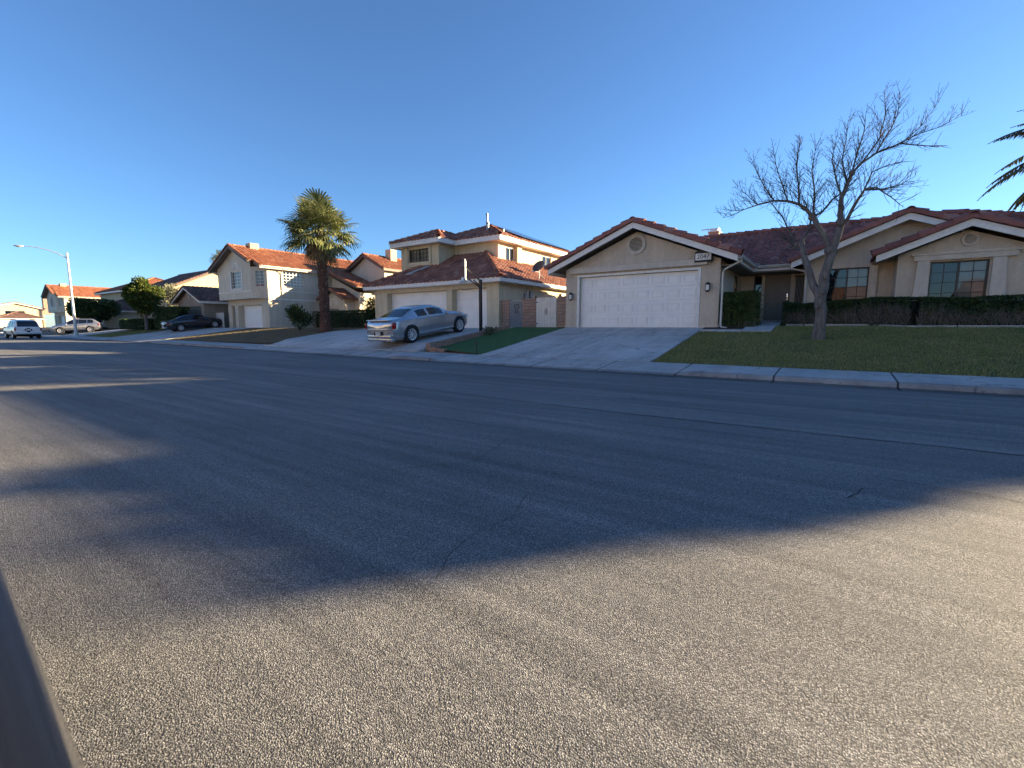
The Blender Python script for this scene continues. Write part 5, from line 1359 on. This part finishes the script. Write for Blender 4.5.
def date_palm(name, label, c, h, rt, nf, Lf, seed=4):
    rr = random.Random(seed); T = thing(name, label, 'palm tree', c); g = MB()
    g.tube([V((0, 0, -.1 + (h + .1)*k/20)) for k in range(21)], [rt*(1.25 - .25*min(1, k/4))*(1 + .06*(k % 2)) for k in range(21)], 12); g.build('trunk', M['palm_trunk'], T, smooth=True)
    lf = MB()
    for k in range(nf):
        az = k*2.399 + rr.uniform(-.15, .15); el = R(lerp(75, -25, k/nf)) + rr.uniform(-.1, .1); Ln = Lf*rr.uniform(.85, 1.1)
        p = V((0, 0, h)); pts = [p.copy()]; e = el
        for s in range(16):
            p = p + V((math.cos(az)*math.cos(e), math.sin(az)*math.cos(e), math.sin(e)))*(Ln/16); pts.append(p.copy()); e -= R(4.6)
        lf.tube(pts, [lerp(.03, .005, s/16) for s in range(17)], 5, cap=False)
        side = V((-math.sin(az), math.cos(az), 0))
        for s in range(2, 17):
            t = s/16; d = (pts[s] - pts[s-1]).normalized(); ll = .52*(math.sin(math.pi*(t*.86 + .12)))*Lf/3.4
            for q in range(4):
                b = pts[s-1].lerp(pts[s], q/4)
                for sg in (-1, 1):
                    v = (d*.55 + side*sg*.85 - Z*.38 + rv()*.12).normalized(); w = Z.cross(v).normalized()*.030
                    m = b + v*ll*.6; tip = b + v*ll - Z*.10*ll
                    lf.face([b - w, b + w, m + w, m - w]); lf.face([m - w, m + w, tip])
    lf.build('crown', M['date'], T); return T
leafy_box('hedge', 'unseen tall evergreen block added on the right to shape the road shadow', [(16.75, 26.0), (19.55, 26.0)], 1.5, lambda x, y: 1.1, lambda x, y: 7.02, 15000, 'tree_leaf', woodfrom=0, ls=.22, rough=.05)  # added foliage block out of view, its outline cut to throw the road shadow
date_palm('date_palm', 'feathery dark date palm behind the right end of the beige house roof', (8.9, 29.2, 1.2), 7.0, .28, 62, 4.5)
# ------------------------------------------------------------------ cars
def lin(x, pts): return pw(x, pts)
def make_car(name, label, cat, loc, rz, sp, group=None, pitch=0.0):
    """sp: dimensions of one car; local x runs from the tail (0) to the nose (L), origin under the middle of the car"""
    T = thing(name, label, cat, loc, rz, group); T.rotation_euler = (0, pitch, rz)
    Lc = sp['L']; W = sp['W']/2; wheel = sp['wheel']; r = sp['r']
    zl, zb, zt, wd, wr, zmax = sp['zl'], sp['zb'], sp['zt'], sp['wd'], sp['wr'], sp.get('zmax', .62)
    sg = sp['side_glass']; ws = sp['windscreen']; rg = sp['rear_glass']
    brk = sorted(set([round(v, 3) for p in (zb, zt, wd, wr) for v, _ in p] + [round(k, 3) for a in sg for k in a] + [ws[0], ws[1], rg[0], rg[1], 0, Lc]))
    xs = []
    for a, b in zip(brk, brk[1:]):
        n = max(1, int(math.ceil((b - a)/.09)))
        xs += [a + (b - a)*k/n for k in range(n)]
    xs.append(Lc)
    def sm(x, pts, s=.10): return (lin(x - s, pts) + 2*lin(x, pts) + lin(x + s, pts))/4
    def ring(x):
        w = sm(x, wd)*W; b = sm(x, zb); t = max(sm(x, zt, .07), b + .03); l = sm(x, zl); q = min(sm(x, wr, .06)*W, w - .06)
        cab = min(1, max(0, (t - b - .06)/.25))
        p5 = (w - .055, b); p6 = (q, t - lerp(.012, .075, cab))
        h = [(0, l), (w - .16, l), (w - .03, l + .11), (w - .008, lerp(l + .11, zmax, .55)), (w, zmax), (w - .012, lerp(zmax, b, .6)), (w - .028, b - .02), p5,
             (lerp(p5[0], p6[0], .12), lerp(p5[1], p6[1], .12)), (lerp(p5[0], p6[0], .5) + .012*cab, lerp(p5[1], p6[1], .5)), (lerp(p5[0], p6[0], .88), lerp(p5[1], p6[1], .88)), p6,
             (q - lerp(.02, .06, cab), t - lerp(.006, .03, cab)), (q*.72, t - .004), (q*.36, t), (0, t + .004)]
        return h
    rings = [ring(x) for x in xs]; m = len(rings[0])
    endt = lambda i: 0.0
    v = []; f = []; mi = []
    full = []
    for x, h in zip(xs, rings):
        full.append([(x, a, z) for a, z in h] + [(x, -a, z) for a, z in h[-2:0:-1]])
    n = len(full[0])
    # round the tail and nose in plan
    def plan(p):
        x, y, z = p; k = abs(y)/W
        if x < .35: x = x + (.35 - x)/.35*sp.get('tail_round', .10)*k**3
        if x > Lc - .7: x = x - (x - (Lc - .7))/.7*sp.get('nose_round', .22)*k**2.5
        return (x - Lc/2, y, z)
    for rr in full: v += [plan(p) for p in rr]
    def kind(i, j):
        xa, xb = xs[i], xs[i+1]; c = (xa + xb)/2; jj = j if j < m - 1 else n - 1 - j
        if sp.get('dark_shoulder') and jj in (5, 6, 7): return 4
        if jj in (8, 9):
            for a, b in sg:
                if a <= c <= b: return 1
        if jj in (12, 13, 14):
            if ws[0] <= c <= ws[1] or rg[0] <= c <= rg[1]: return 2 if c > Lc/2 else 3
        return 0
    for i in range(len(xs) - 1):
        for j in range(n):
            k = (j + 1) % n; f.append((i*n + j, (i+1)*n + j, (i+1)*n + k, i*n + k)); mi.append(kind(i, j))
    for i, sgn in ((0, 1), (len(xs) - 1, -1)):
        c = len(v); pr = [v[i*n + j] for j in range(n)]
        v.append((pr[0][0] + sgn*-.03, 0, sum(p[2] for p in pr)/n))
        for j in range(n):
            k = (j + 1) % n; f.append((i*n + j, i*n + k, c) if sgn > 0 else (i*n + k, i*n + j, c)); mi.append(0)
    me = bpy.data.meshes.new('body'); me.from_pydata(v, [], f); me.polygons.foreach_set('material_index', mi)
    for mm in (sp['paint'], M['car_glass'], M['car_glass'], M['car_glass'], M['plastic']): me.materials.append(mm)
    bm = bmesh.new(); bm.from_mesh(me); bmesh.ops.recalc_face_normals(bm, faces=bm.faces[:]); bm.to_mesh(me); bm.free()
    body = bpy.data.objects.new('body', me); C.objects.link(body)
    # wheel arches
    cut = MB()
    for x in wheel:
        for s in (-1, 1):
            cut.tube([(x - Lc/2, s*(W + .2), r), (x - Lc/2, s*(W - .27), r)], [r*1.15, r*1.15], 28, 4)
    co = cut.build('cutter', [sp['paint'], M['car_glass'], M['car_glass'], M['car_glass'], M['plastic']]); fix_normals(co)
    bo = body.modifiers.new('b', 'BOOLEAN'); bo.operation = 'DIFFERENCE'; bo.object = co; bo.solver = 'EXACT'
    dg = bpy.context.evaluated_depsgraph_get(); dg.update()
    me2 = bpy.data.meshes.new_from_object(body.evaluated_get(dg))
    for o in (body, co): C.objects.unlink(o); bpy.data.objects.remove(o)
    # windows become parts of their own
    bm = bmesh.new(); bm.from_mesh(me2)
    def pick(nm, test, mat):
        b2 = bm.copy(); bmesh.ops.delete(b2, geom=[q for q in b2.faces if not test(q)], context='FACES')
        if not b2.faces: b2.free(); return
        mx = bpy.data.meshes.new(nm); b2.to_mesh(mx); b2.free(); mx.materials.clear(); mx.materials.append(mat)
        mx.polygons.foreach_set('material_index', [0]*len(mx.polygons)); mx.polygons.foreach_set('use_smooth', [True]*len(mx.polygons))
        o = bpy.data.objects.new(nm, mx); C.objects.link(o); o.parent = T; return o
    for a, b in sg:
        for s in (1, -1):
            pick('side_window', lambda q: q.material_index == 1 and a - .01 < q.calc_center_median().x + Lc/2 < b + .01 and q.calc_center_median().y*s > 0, M['car_glass'])
    pick('windscreen', lambda q: q.material_index == 2, M['car_glass']); pick('rear_window', lambda q: q.material_index == 3, M['car_glass'])
    bmesh.ops.delete(bm, geom=[q for q in bm.faces if q.material_index in (1, 2, 3)], context='FACES')
    mb_ = bpy.data.meshes.new('body'); bm.to_mesh(mb_); bm.free()
    for p in mb_.polygons: p.use_smooth = True; p.material_index = 1 if p.material_index == 4 else 0
    mb_.materials.clear(); mb_.materials.append(sp['paint']); mb_.materials.append(M['plastic']); mb_.set_sharp_from_angle(angle=R(32))
    body = bpy.data.objects.new('body', mb_); C.objects.link(body); body.parent = T
    g = MB()                                               # dark cabin so the arches and floor are closed
    g.box(wheel[0] + r*1.2 - Lc/2, wheel[1] - r*1.2 - Lc/2, -W*.8, W*.8, .2, .5); g.build('underbody', M['plastic'], T)
    X = lambda x: x - Lc/2
    def side(x, j, s, out=.002): 
        h = ring(x); a, z = h[j]; p = plan((x, a, z)); return V((p[0], s*(p[1] + out), p[2]))
    # door gaps, handles, sill strip
    g = MB()
    for x, j0 in sp['seams']:
        for s in (1, -1):
            g.tube([side(x, j, s, -.001) for j in range(2, 8)], .0045, 4, cap=False)
    for s in (1, -1): g.tube([side(x, 2, s, .0) for x in np.arange(wheel[0] + r*1.25, wheel[1] - r*1.25, .1)], .005, 4, cap=False)
    g.build('door_gap', M['plastic'], T)
    for x in sp['handles']:
        for s in (1, -1):
            g = MB(); a = side(x, 5, s, .02) + Z*.03; g.tube([a + V((-.11, -s*.018, 0)), a + V((-.08, 0, 0)), a + V((.08, 0, 0)), a + V((.11, -s*.018, 0))], [.012, .014, .014, .012], 6); g.build('door_handle', sp.get('handle_mat', sp['paint']), T, smooth=True)
    for a, b in sg:                                        # window surround
        for s in (1, -1):
            g = MB(); q = [side(x, 8, s, .004) for x in np.linspace(a, b, 9)] + [side(b, 9, s, .004)] + [side(x, 10, s, .004) for x in np.linspace(b, a, 9)] + [side(a, 9, s, .004), side(a, 8, s, .004)]
            g.tube(q, .011, 5, cap=False); g.build('window_trim', sp.get('trim_mat', M['plastic']), T, smooth=True)
    for s in (1, -1):
        g = MB(); x = sp['mirror']; p = side(x, 7, s, .0); g.ell(p + V((.0, s*.13, .06)), (.06, .11, .075), 10); g.tube([p + V((.02, -s*.02, .0)), p + V((.02, s*.08, .03))], .025, 6); g.build('mirror', sp['paint'], T, smooth=True)
    # wheels
    for x in wheel:
        for s in (1, -1):
            wdt = .225; prof = [(r*.64, 0), (r*.9, -.012), (r*.985, .02), (r, .07), (r, wdt - .07), (r*.985, wdt - .02), (r*.9, wdt), (r*.64, wdt)]
            g = MB(); y0 = s*(W - .005); nn = 32
            g.grid([[(X(x) + a*math.cos(2*math.pi*k/nn), y0 - s*b, r + a*math.sin(2*math.pi*k/nn)) for k in range(nn)] for a, b in prof], closed=True)
            ty = g.build('wheel', M['rubber'], T, smooth=True); fix_normals(ty)
            g = MB()
            P = lambda a, t, d: (X(x) + a*math.cos(t), y0 - s*d, r + a*math.sin(t))
            g.grid([[P(a, 2*math.pi*k/nn, d) for k in range(nn)] for a, d in ((r*.66, .004), (r*.66, -.004), (r*.60, .006), (r*.585, .10))], closed=True)
            ns = sp.get('spokes', 9)
            for k in range(ns):
                t = 2*math.pi*k/ns; a0, a1 = .30, .17
                g.hexa([P(r*.13, t - a0, .045), P(r*.61, t - a1*.62, .04), P(r*.61, t + a1*.62, .04), P(r*.13, t + a0, .045), P(r*.13, t - a0, .018), P(r*.61, t - a1*.55, .008), P(r*.61, t + a1*.55, .008), P(r*.13, t + a0, .018)])
            g.cyl(P(0, 0, .05), P(0, 0, .012), r*.15, r*.13, 16); rim = g.build('rim', M['alloy'], ty, angle=30); fix_normals(rim)
            g = MB(); g.cyl(P(0, 0, .12), P(0, 0, .09), r*.60, r*.60, 24); g.build('brake_disc', M['plastic'], ty)
    # lamps, bumper, plate
    zb0 = lin(0, zb)
    for s in (1, -1):
        y0, y1, z0, z1 = sp['tail']
        g = MB(); ya, yb = sorted((s*y0*W, s*y1*W)); g.bbox(X(sp.get('tail_x', -.02)), X(sp.get('tail_x', -.02) + .22), ya, yb, z0, z1, .02); g.build('tail_light', M['red_lens'], T, angle=40)
        y0, y1, z0, z1 = sp['head']
        g = MB(); ya, yb = sorted((s*y0*W, s*y1*W)); g.bbox(X(Lc - .42), X(Lc - sp.get('head_x', .10)), ya, yb, z0, z1, .03); g.build('headlight', M['clear_lens'], T, angle=40)
    g = MB(); g.bbox(X(-.05), X(-.035), -.26, .26, sp['plate_z'] - .085, sp['plate_z'] + .085, .005); pf = g.build('plate_recess', M['plastic'], T)
    g = MB(); g.bbox(X(-.062), X(-.045), -.155, .155, sp['plate_z'] - .075, sp['plate_z'] + .075, .006); g.build('licence_plate', M['plate'], pf)
    for nm, x0, x1, hw, z0, z1, mt in sp.get('extra', ()):
        g = MB(); g.bbox(X(x0), X(x1), -hw*W, hw*W, z0, z1, min(.02, (z1 - z0)*.3, abs(x1 - x0)*.3)); g.build(nm, M[mt] if isinstance(mt, str) else mt, T, angle=40)
    for nm, pts, rr, mt in sp.get('tubes', ()):
        for s in (1, -1):
            g = MB(); g.tube([(X(a), s*b, c) for a, b, c in pts], rr, 8); g.build(nm, M[mt], T, smooth=True)
    return T

P_silver = m_paint('silver_blue_paint', (.43, .465, .50), .7, .24, .10)
P_black = m_paint('black_paint', (.006, .006, .007), .0, .10, 0.0)
P_dark = m_paint('dark_paint', (.016, .017, .026), .4, .2, .15)
P_white = m_paint('white_paint', (.72, .72, .70), 0.0, .3, .15)
P_grey = m_paint('silver_grey_paint', (.46, .47, .49), .7, .3, .15)
SEDAN = dict(L=5.05, W=1.90, r=.365, wheel=(1.12, 4.17), paint=P_silver, zl=[(0, .27), (.5, .21), (4.5, .20), (5.05, .24)],
    zb=[(0, .78), (.06, .95), (.3, 1.0), (1.2, 1.01), (3.6, .97), (4.3, .93), (4.85, .84), (5.0, .74), (5.05, .62)],
    zt=[(0, .81), (.06, 1.03), (.2, 1.07), (.75, 1.10), (1.55, 1.40), (1.85, 1.455), (2.4, 1.485), (2.85, 1.455), (3.15, 1.37), (3.75, 1.06), (4.3, 1.01), (4.8, .90), (5.0, .78), (5.05, .64)],
    wd=[(0, .86), (.12, .93), (.5, .985), (1.1, 1), (3.9, 1), (4.5, .97), (4.9, .90), (5.05, .80)],
    wr=[(0, .78), (.7, .80), (.9, .77), (1.6, .66), (2.4, .645), (3.1, .66), (3.7, .78), (4.0, .82), (5.05, .70)],
    side_glass=[(1.62, 2.20), (2.30, 3.22)], windscreen=(3.1, 3.68), rear_glass=(.82, 1.58), zmax=.66, seams=[(1.5, 0), (2.25, 0), (3.42, 0)], handles=(1.80, 2.62), handle_mat=M['chrome'], trim_mat=M['chrome'],
    mirror=3.28, tail=(.84, .93, .70, .95), head=(.55, .86, .62, .80), plate_z=.52, spokes=10, tail_x=.035,
    extra=[('bumper', -.05, .1, .78, .33, .46, P_silver), ('chrome_strip', -.038, .02, .70, .70, .725, 'chrome'), ('lower_bumper', -.03, .2, .80, .20, .325, P_silver), ('trunk_lip', .0, .12, .72, 1.045, 1.085, P_silver), ('grille', 4.99, 5.075, .42, .48, .68, 'chrome')],
    tubes=[('exhaust_pipe', [(-.06, .52, .22), (.25, .52, .23)], .04, 'chrome'), ('sill_strip', [(1.6, .948, .36), (2.6, .952, .36), (3.65, .948, .36)], .012, 'chrome')])
_f = lambda x: x*(.96/1.12) if x < 1.12 else x - .16
_p = lambda l: [(_f(a), b) for a, b in l]
for k in ('zl', 'zb', 'zt', 'wd', 'wr'): SEDAN[k] = _p(SEDAN[k])
SEDAN.update(L=4.89, wheel=(.96, 4.01), side_glass=[(_f(a), _f(b)) for a, b in SEDAN['side_glass']], windscreen=(2.94, 3.52), rear_glass=(_f(.82), 1.42), seams=[(1.34, 0), (2.09, 0), (3.26, 0)], handles=(1.64, 2.46), mirror=3.12,
    extra=SEDAN['extra'][:-1] + [('grille', 4.83, 4.915, .42, .48, .68, 'chrome')], tubes=[SEDAN['tubes'][0], ('sill_strip', [(1.44, .948, .36), (2.44, .952, .36), (3.49, .948, .36)], .012, 'chrome')])
zc = lambda x, y: max(zd2(x, y), zlot(x, y) + .01) + .012
yr_, yf_ = 13.13, 16.18
pit = -math.atan2(zc(-15, yf_) - zc(-15, yr_), yf_ - yr_); midy = 13.13 + 2.445 - .96
make_car('sedan', 'silver-blue four-door sedan parked nose-in on the sloping double-garage driveway', 'car', (-15.02, midy, lerp(zc(-15, yr_), zc(-15, yf_), (midy - yr_)/(yf_ - yr_)) - .008), R(90), SEDAN, pitch=pit).scale = (.97, .97, .97)
# dark coupe-like sedan up the street
d = dict(SEDAN); d.update(trim_mat=M['plastic'], L=4.75, W=1.84, r=.335, wheel=(1.0, 3.78), paint=P_dark, handle_mat=P_dark, zl=[(0, .32), (.5, .22), (4.75, .26)],
    zb=[(0, .72), (.06, .90), (.3, .95), (1.2, .95), (3.3, .90), (4.0, .85), (4.5, .74), (4.7, .62), (4.75, .55)],
    zt=[(0, .76), (.06, .98), (.5, 1.05), (1.4, 1.36), (1.75, 1.42), (2.2, 1.44), (2.6, 1.41), (2.95, 1.30), (3.5, .99), (4.0, .92), (4.5, .80), (4.7, .66), (4.75, .57)],
    wd=[(0, .84), (.12, .92), (.5, .98), (1.1, 1), (3.6, 1), (4.2, .95), (4.6, .88), (4.75, .78)], wr=[(0, .78), (.6, .78), (1.5, .64), (2.2, .62), (2.9, .64), (3.4, .76), (4.75, .70)],
    side_glass=[(1.4, 2.0), (2.08, 3.0)], windscreen=(2.9, 3.42), rear_glass=(.66, 1.42), seams=[(1.35, 0), (2.04, 0), (3.1, 0)], handles=(1.6, 2.4), mirror=3.0, tail=(.5, .93, .72, .84), head=(.5, .86, .56, .70), plate_z=.6,
    extra=[('bumper', -.05, .1, .8, .34, .46, P_dark), ('chrome_strip', -.038, .02, .4, .86, .875, 'chrome'), ('spoiler', .02, .14, .7, 1.0, 1.03, P_dark)], tubes=[])
zh = lambda x, y: zlot(x, y) + .02
y0, y1 = 17.2, 19.98; pit = -math.atan2(zh(-48.8, y1) - zh(-48.8, y0), y1 - y0); my = y0 - 1.0 + 2.375
make_car('sedan', 'dark low sedan parked nose-in beside the tall cream gabled house', 'car', (-49.0, my, lerp(zh(-48.8, y0), zh(-48.8, y1), (my - y0)/(y1 - y0))), R(88), d, pitch=pit)
SUV = dict(SEDAN); SUV.update(trim_mat=M['plastic'], L=4.85, W=1.95, r=.385, wheel=(1.0, 3.75), paint=P_white, handle_mat=P_white, zl=[(0, .42), (.5, .34), (4.85, .36)],
    zb=[(0, 1.02), (.1, 1.10), (1.2, 1.10), (3.4, 1.06), (4.2, 1.02), (4.7, .92), (4.85, .76)],
    zt=[(0, 1.06), (.05, 1.2), (.30, 1.66), (.5, 1.78), (.8, 1.84), (2.0, 1.88), (2.7, 1.85), (3.0, 1.77), (3.6, 1.18), (4.2, 1.10), (4.7, 1.0), (4.85, .80)],
    wd=[(0, .95), (.12, .98), (.5, 1), (4.2, .99), (4.6, .94), (4.85, .86)], wr=[(0, .80), (.35, .76), (.6, .74), (2.7, .74), (3.1, .76), (3.6, .84), (4.85, .80)],
    side_glass=[(.45, 1.15), (1.25, 2.05), (2.13, 3.05)], windscreen=(2.95, 3.55), rear_glass=(.04, .44), zmax=.75, seams=[(1.2, 0), (2.1, 0), (3.2, 0)], handles=(1.5, 2.4), mirror=3.1, tail=(.80, .97, .78, 1.12), head=(.55, .88, .74, .94), plate_z=.88, tail_round=.05,
    extra=[('rear_bumper', -.10, .12, .93, .46, .66, 'galv'), ('lower_bumper', -.06, .2, .85, .36, .455, 'plastic'), ('tailgate_strip', -.036, .0, .12, .66, 1.06, 'plastic'), ('front_bumper', 4.7, 4.93, .9, .46, .66, 'plastic')],
    tubes=[('roof_rail', [(.7, .66, 1.83), (.8, .66, 1.91), (2.5, .66, 1.93), (2.65, .66, 1.86)], .022, 'plastic')])
make_car('suv', 'white boxy sport utility vehicle parked at the kerb seen from behind at the far left', 'car', (-60.5, 9.05, zroad(-60, 9.05)), R(182), SUV).scale = (.9, .9, .9)
CROSS = dict(SUV); CROSS.update(L=4.6, W=1.86, r=.36, wheel=(.92, 3.62), paint=P_grey, handle_mat=P_grey, zl=[(0, .36), (.5, .28), (4.6, .3)],
    zb=[(0, .96), (.1, 1.04), (1.2, 1.04), (3.2, .98), (4.0, .92), (4.45, .80), (4.6, .66)],
    zt=[(0, 1.0), (.05, 1.12), (.5, 1.50), (.8, 1.60), (1.9, 1.65), (2.4, 1.61), (2.75, 1.50), (3.45, 1.08), (4.0, 1.01), (4.45, .88), (4.6, .70)],
    side_glass=[(.6, 1.1), (1.2, 1.9), (1.98, 2.9)], windscreen=(2.7, 3.38), rear_glass=(.06, .55), seams=[(1.15, 0), (1.95, 0), (3.05, 0)], handles=(1.4, 2.2), mirror=2.95, tail=(.7, .97, .82, .98), head=(.5, .9, .68, .82), plate_z=.8, zmax=.68,
    extra=[('bumper', -.07, .12, .9, .36, .55, 'plastic'), ('front_bumper', 4.5, 4.65, .85, .32, .48, 'plastic')], tubes=[('roof_rail', [(.8, .6, 1.6), (.9, .6, 1.67), (2.1, .6, 1.69), (2.25, .6, 1.64)], .018, 'plastic')])
make_car('crossover', 'silver crossover backed into a driveway behind the street lamp', 'car', (-71.5, 15.3, zh(-71.5, 15.3) - .02), R(236), CROSS, pitch=R(3))
# the black car the picture is taken beside
n_ = dict(SEDAN); n_.update(paint=P_black, handles=(), dark_shoulder=True, W=1.88, zmax=.88, zb=[(0, .80), (.06, .93), (.3, .97), (1.2, .985), (3.45, .975), (4.14, .93), (4.7, .84), (4.84, .74), (4.89, .62)], extra=[e for e in SEDAN['extra'] if e[6] != P_silver], )
a_ = R(-2.4); off = .94                                   # its left flank passes just under the camera
cxn, cyn = .35, .030 - .35*math.tan(R(2.4))
nrm_ = V((-math.sin(a_), math.cos(a_), 0)); p_ = V((cxn, cyn, 0)) - nrm_*off - V((math.cos(a_), math.sin(a_), 0))*.85
make_car('sedan', 'glossy black car whose door edge shows at the bottom left corner beside the camera', 'car', (p_.x, p_.y, zroad(0, -.5)), a_, n_)
# ------------------------------------------------------------------ camera, sun, sky
cam = bpy.data.cameras.new('camera'); co = bpy.data.objects.new('camera', cam); C.objects.link(co)
cam.sensor_width = 36; cam.lens = 36*460/1024; cam.clip_start = .01; cam.clip_end = 2000
co.location = (0, 0, 1.1); co.rotation_euler = (R(90) - math.atan(57/460), 0, R(34.87)); S.camera = co
AZ, EL = R(41), R(12)            # azimuth from +Y towards +X
d = V((math.sin(AZ)*math.cos(EL), math.cos(AZ)*math.cos(EL), math.sin(EL)))
su_ = bpy.data.lights.new('sun', 'SUN'); su_.energy = 5.0; su_.angle = R(.5); su_.color = (1, .80, .50)
so = bpy.data.objects.new('sun', su_); C.objects.link(so); so.rotation_euler = d.to_track_quat('Z', 'Y').to_euler()
wd_ = bpy.data.worlds.new('World'); S.world = wd_; wd_.use_nodes = True; nt = wd_.node_tree
bg = nt.nodes['Background']; sk = nt.nodes.new('ShaderNodeTexSky'); sk.sky_type = 'NISHITA'; sk.sun_disc = False
sk.sun_elevation = EL; sk.sun_rotation = AZ; sk.altitude = 600; sk.air_density = 1.0; sk.dust_density = .2; sk.ozone_density = 5.5
hs = nt.nodes.new('ShaderNodeHueSaturation'); hs.inputs['Saturation'].default_value = .97; nt.links.new(sk.outputs[0], hs.inputs['Color']); nt.links.new(hs.outputs[0], bg.inputs[0]); bg.inputs[1].default_value = .057
S.view_settings.view_transform = 'Standard'; S.view_settings.look = 'None'; S.view_settings.gamma = 1; S.view_settings.exposure = 2.25; S.view_settings.use_curve_mapping = False
S.cycles.use_denoising = True; S.cycles.max_bounces = 6; S.cycles.diffuse_bounces = 3; S.cycles.transparent_max_bounces = 12; S.cycles.caustics_reflective = False; S.cycles.caustics_refractive = False
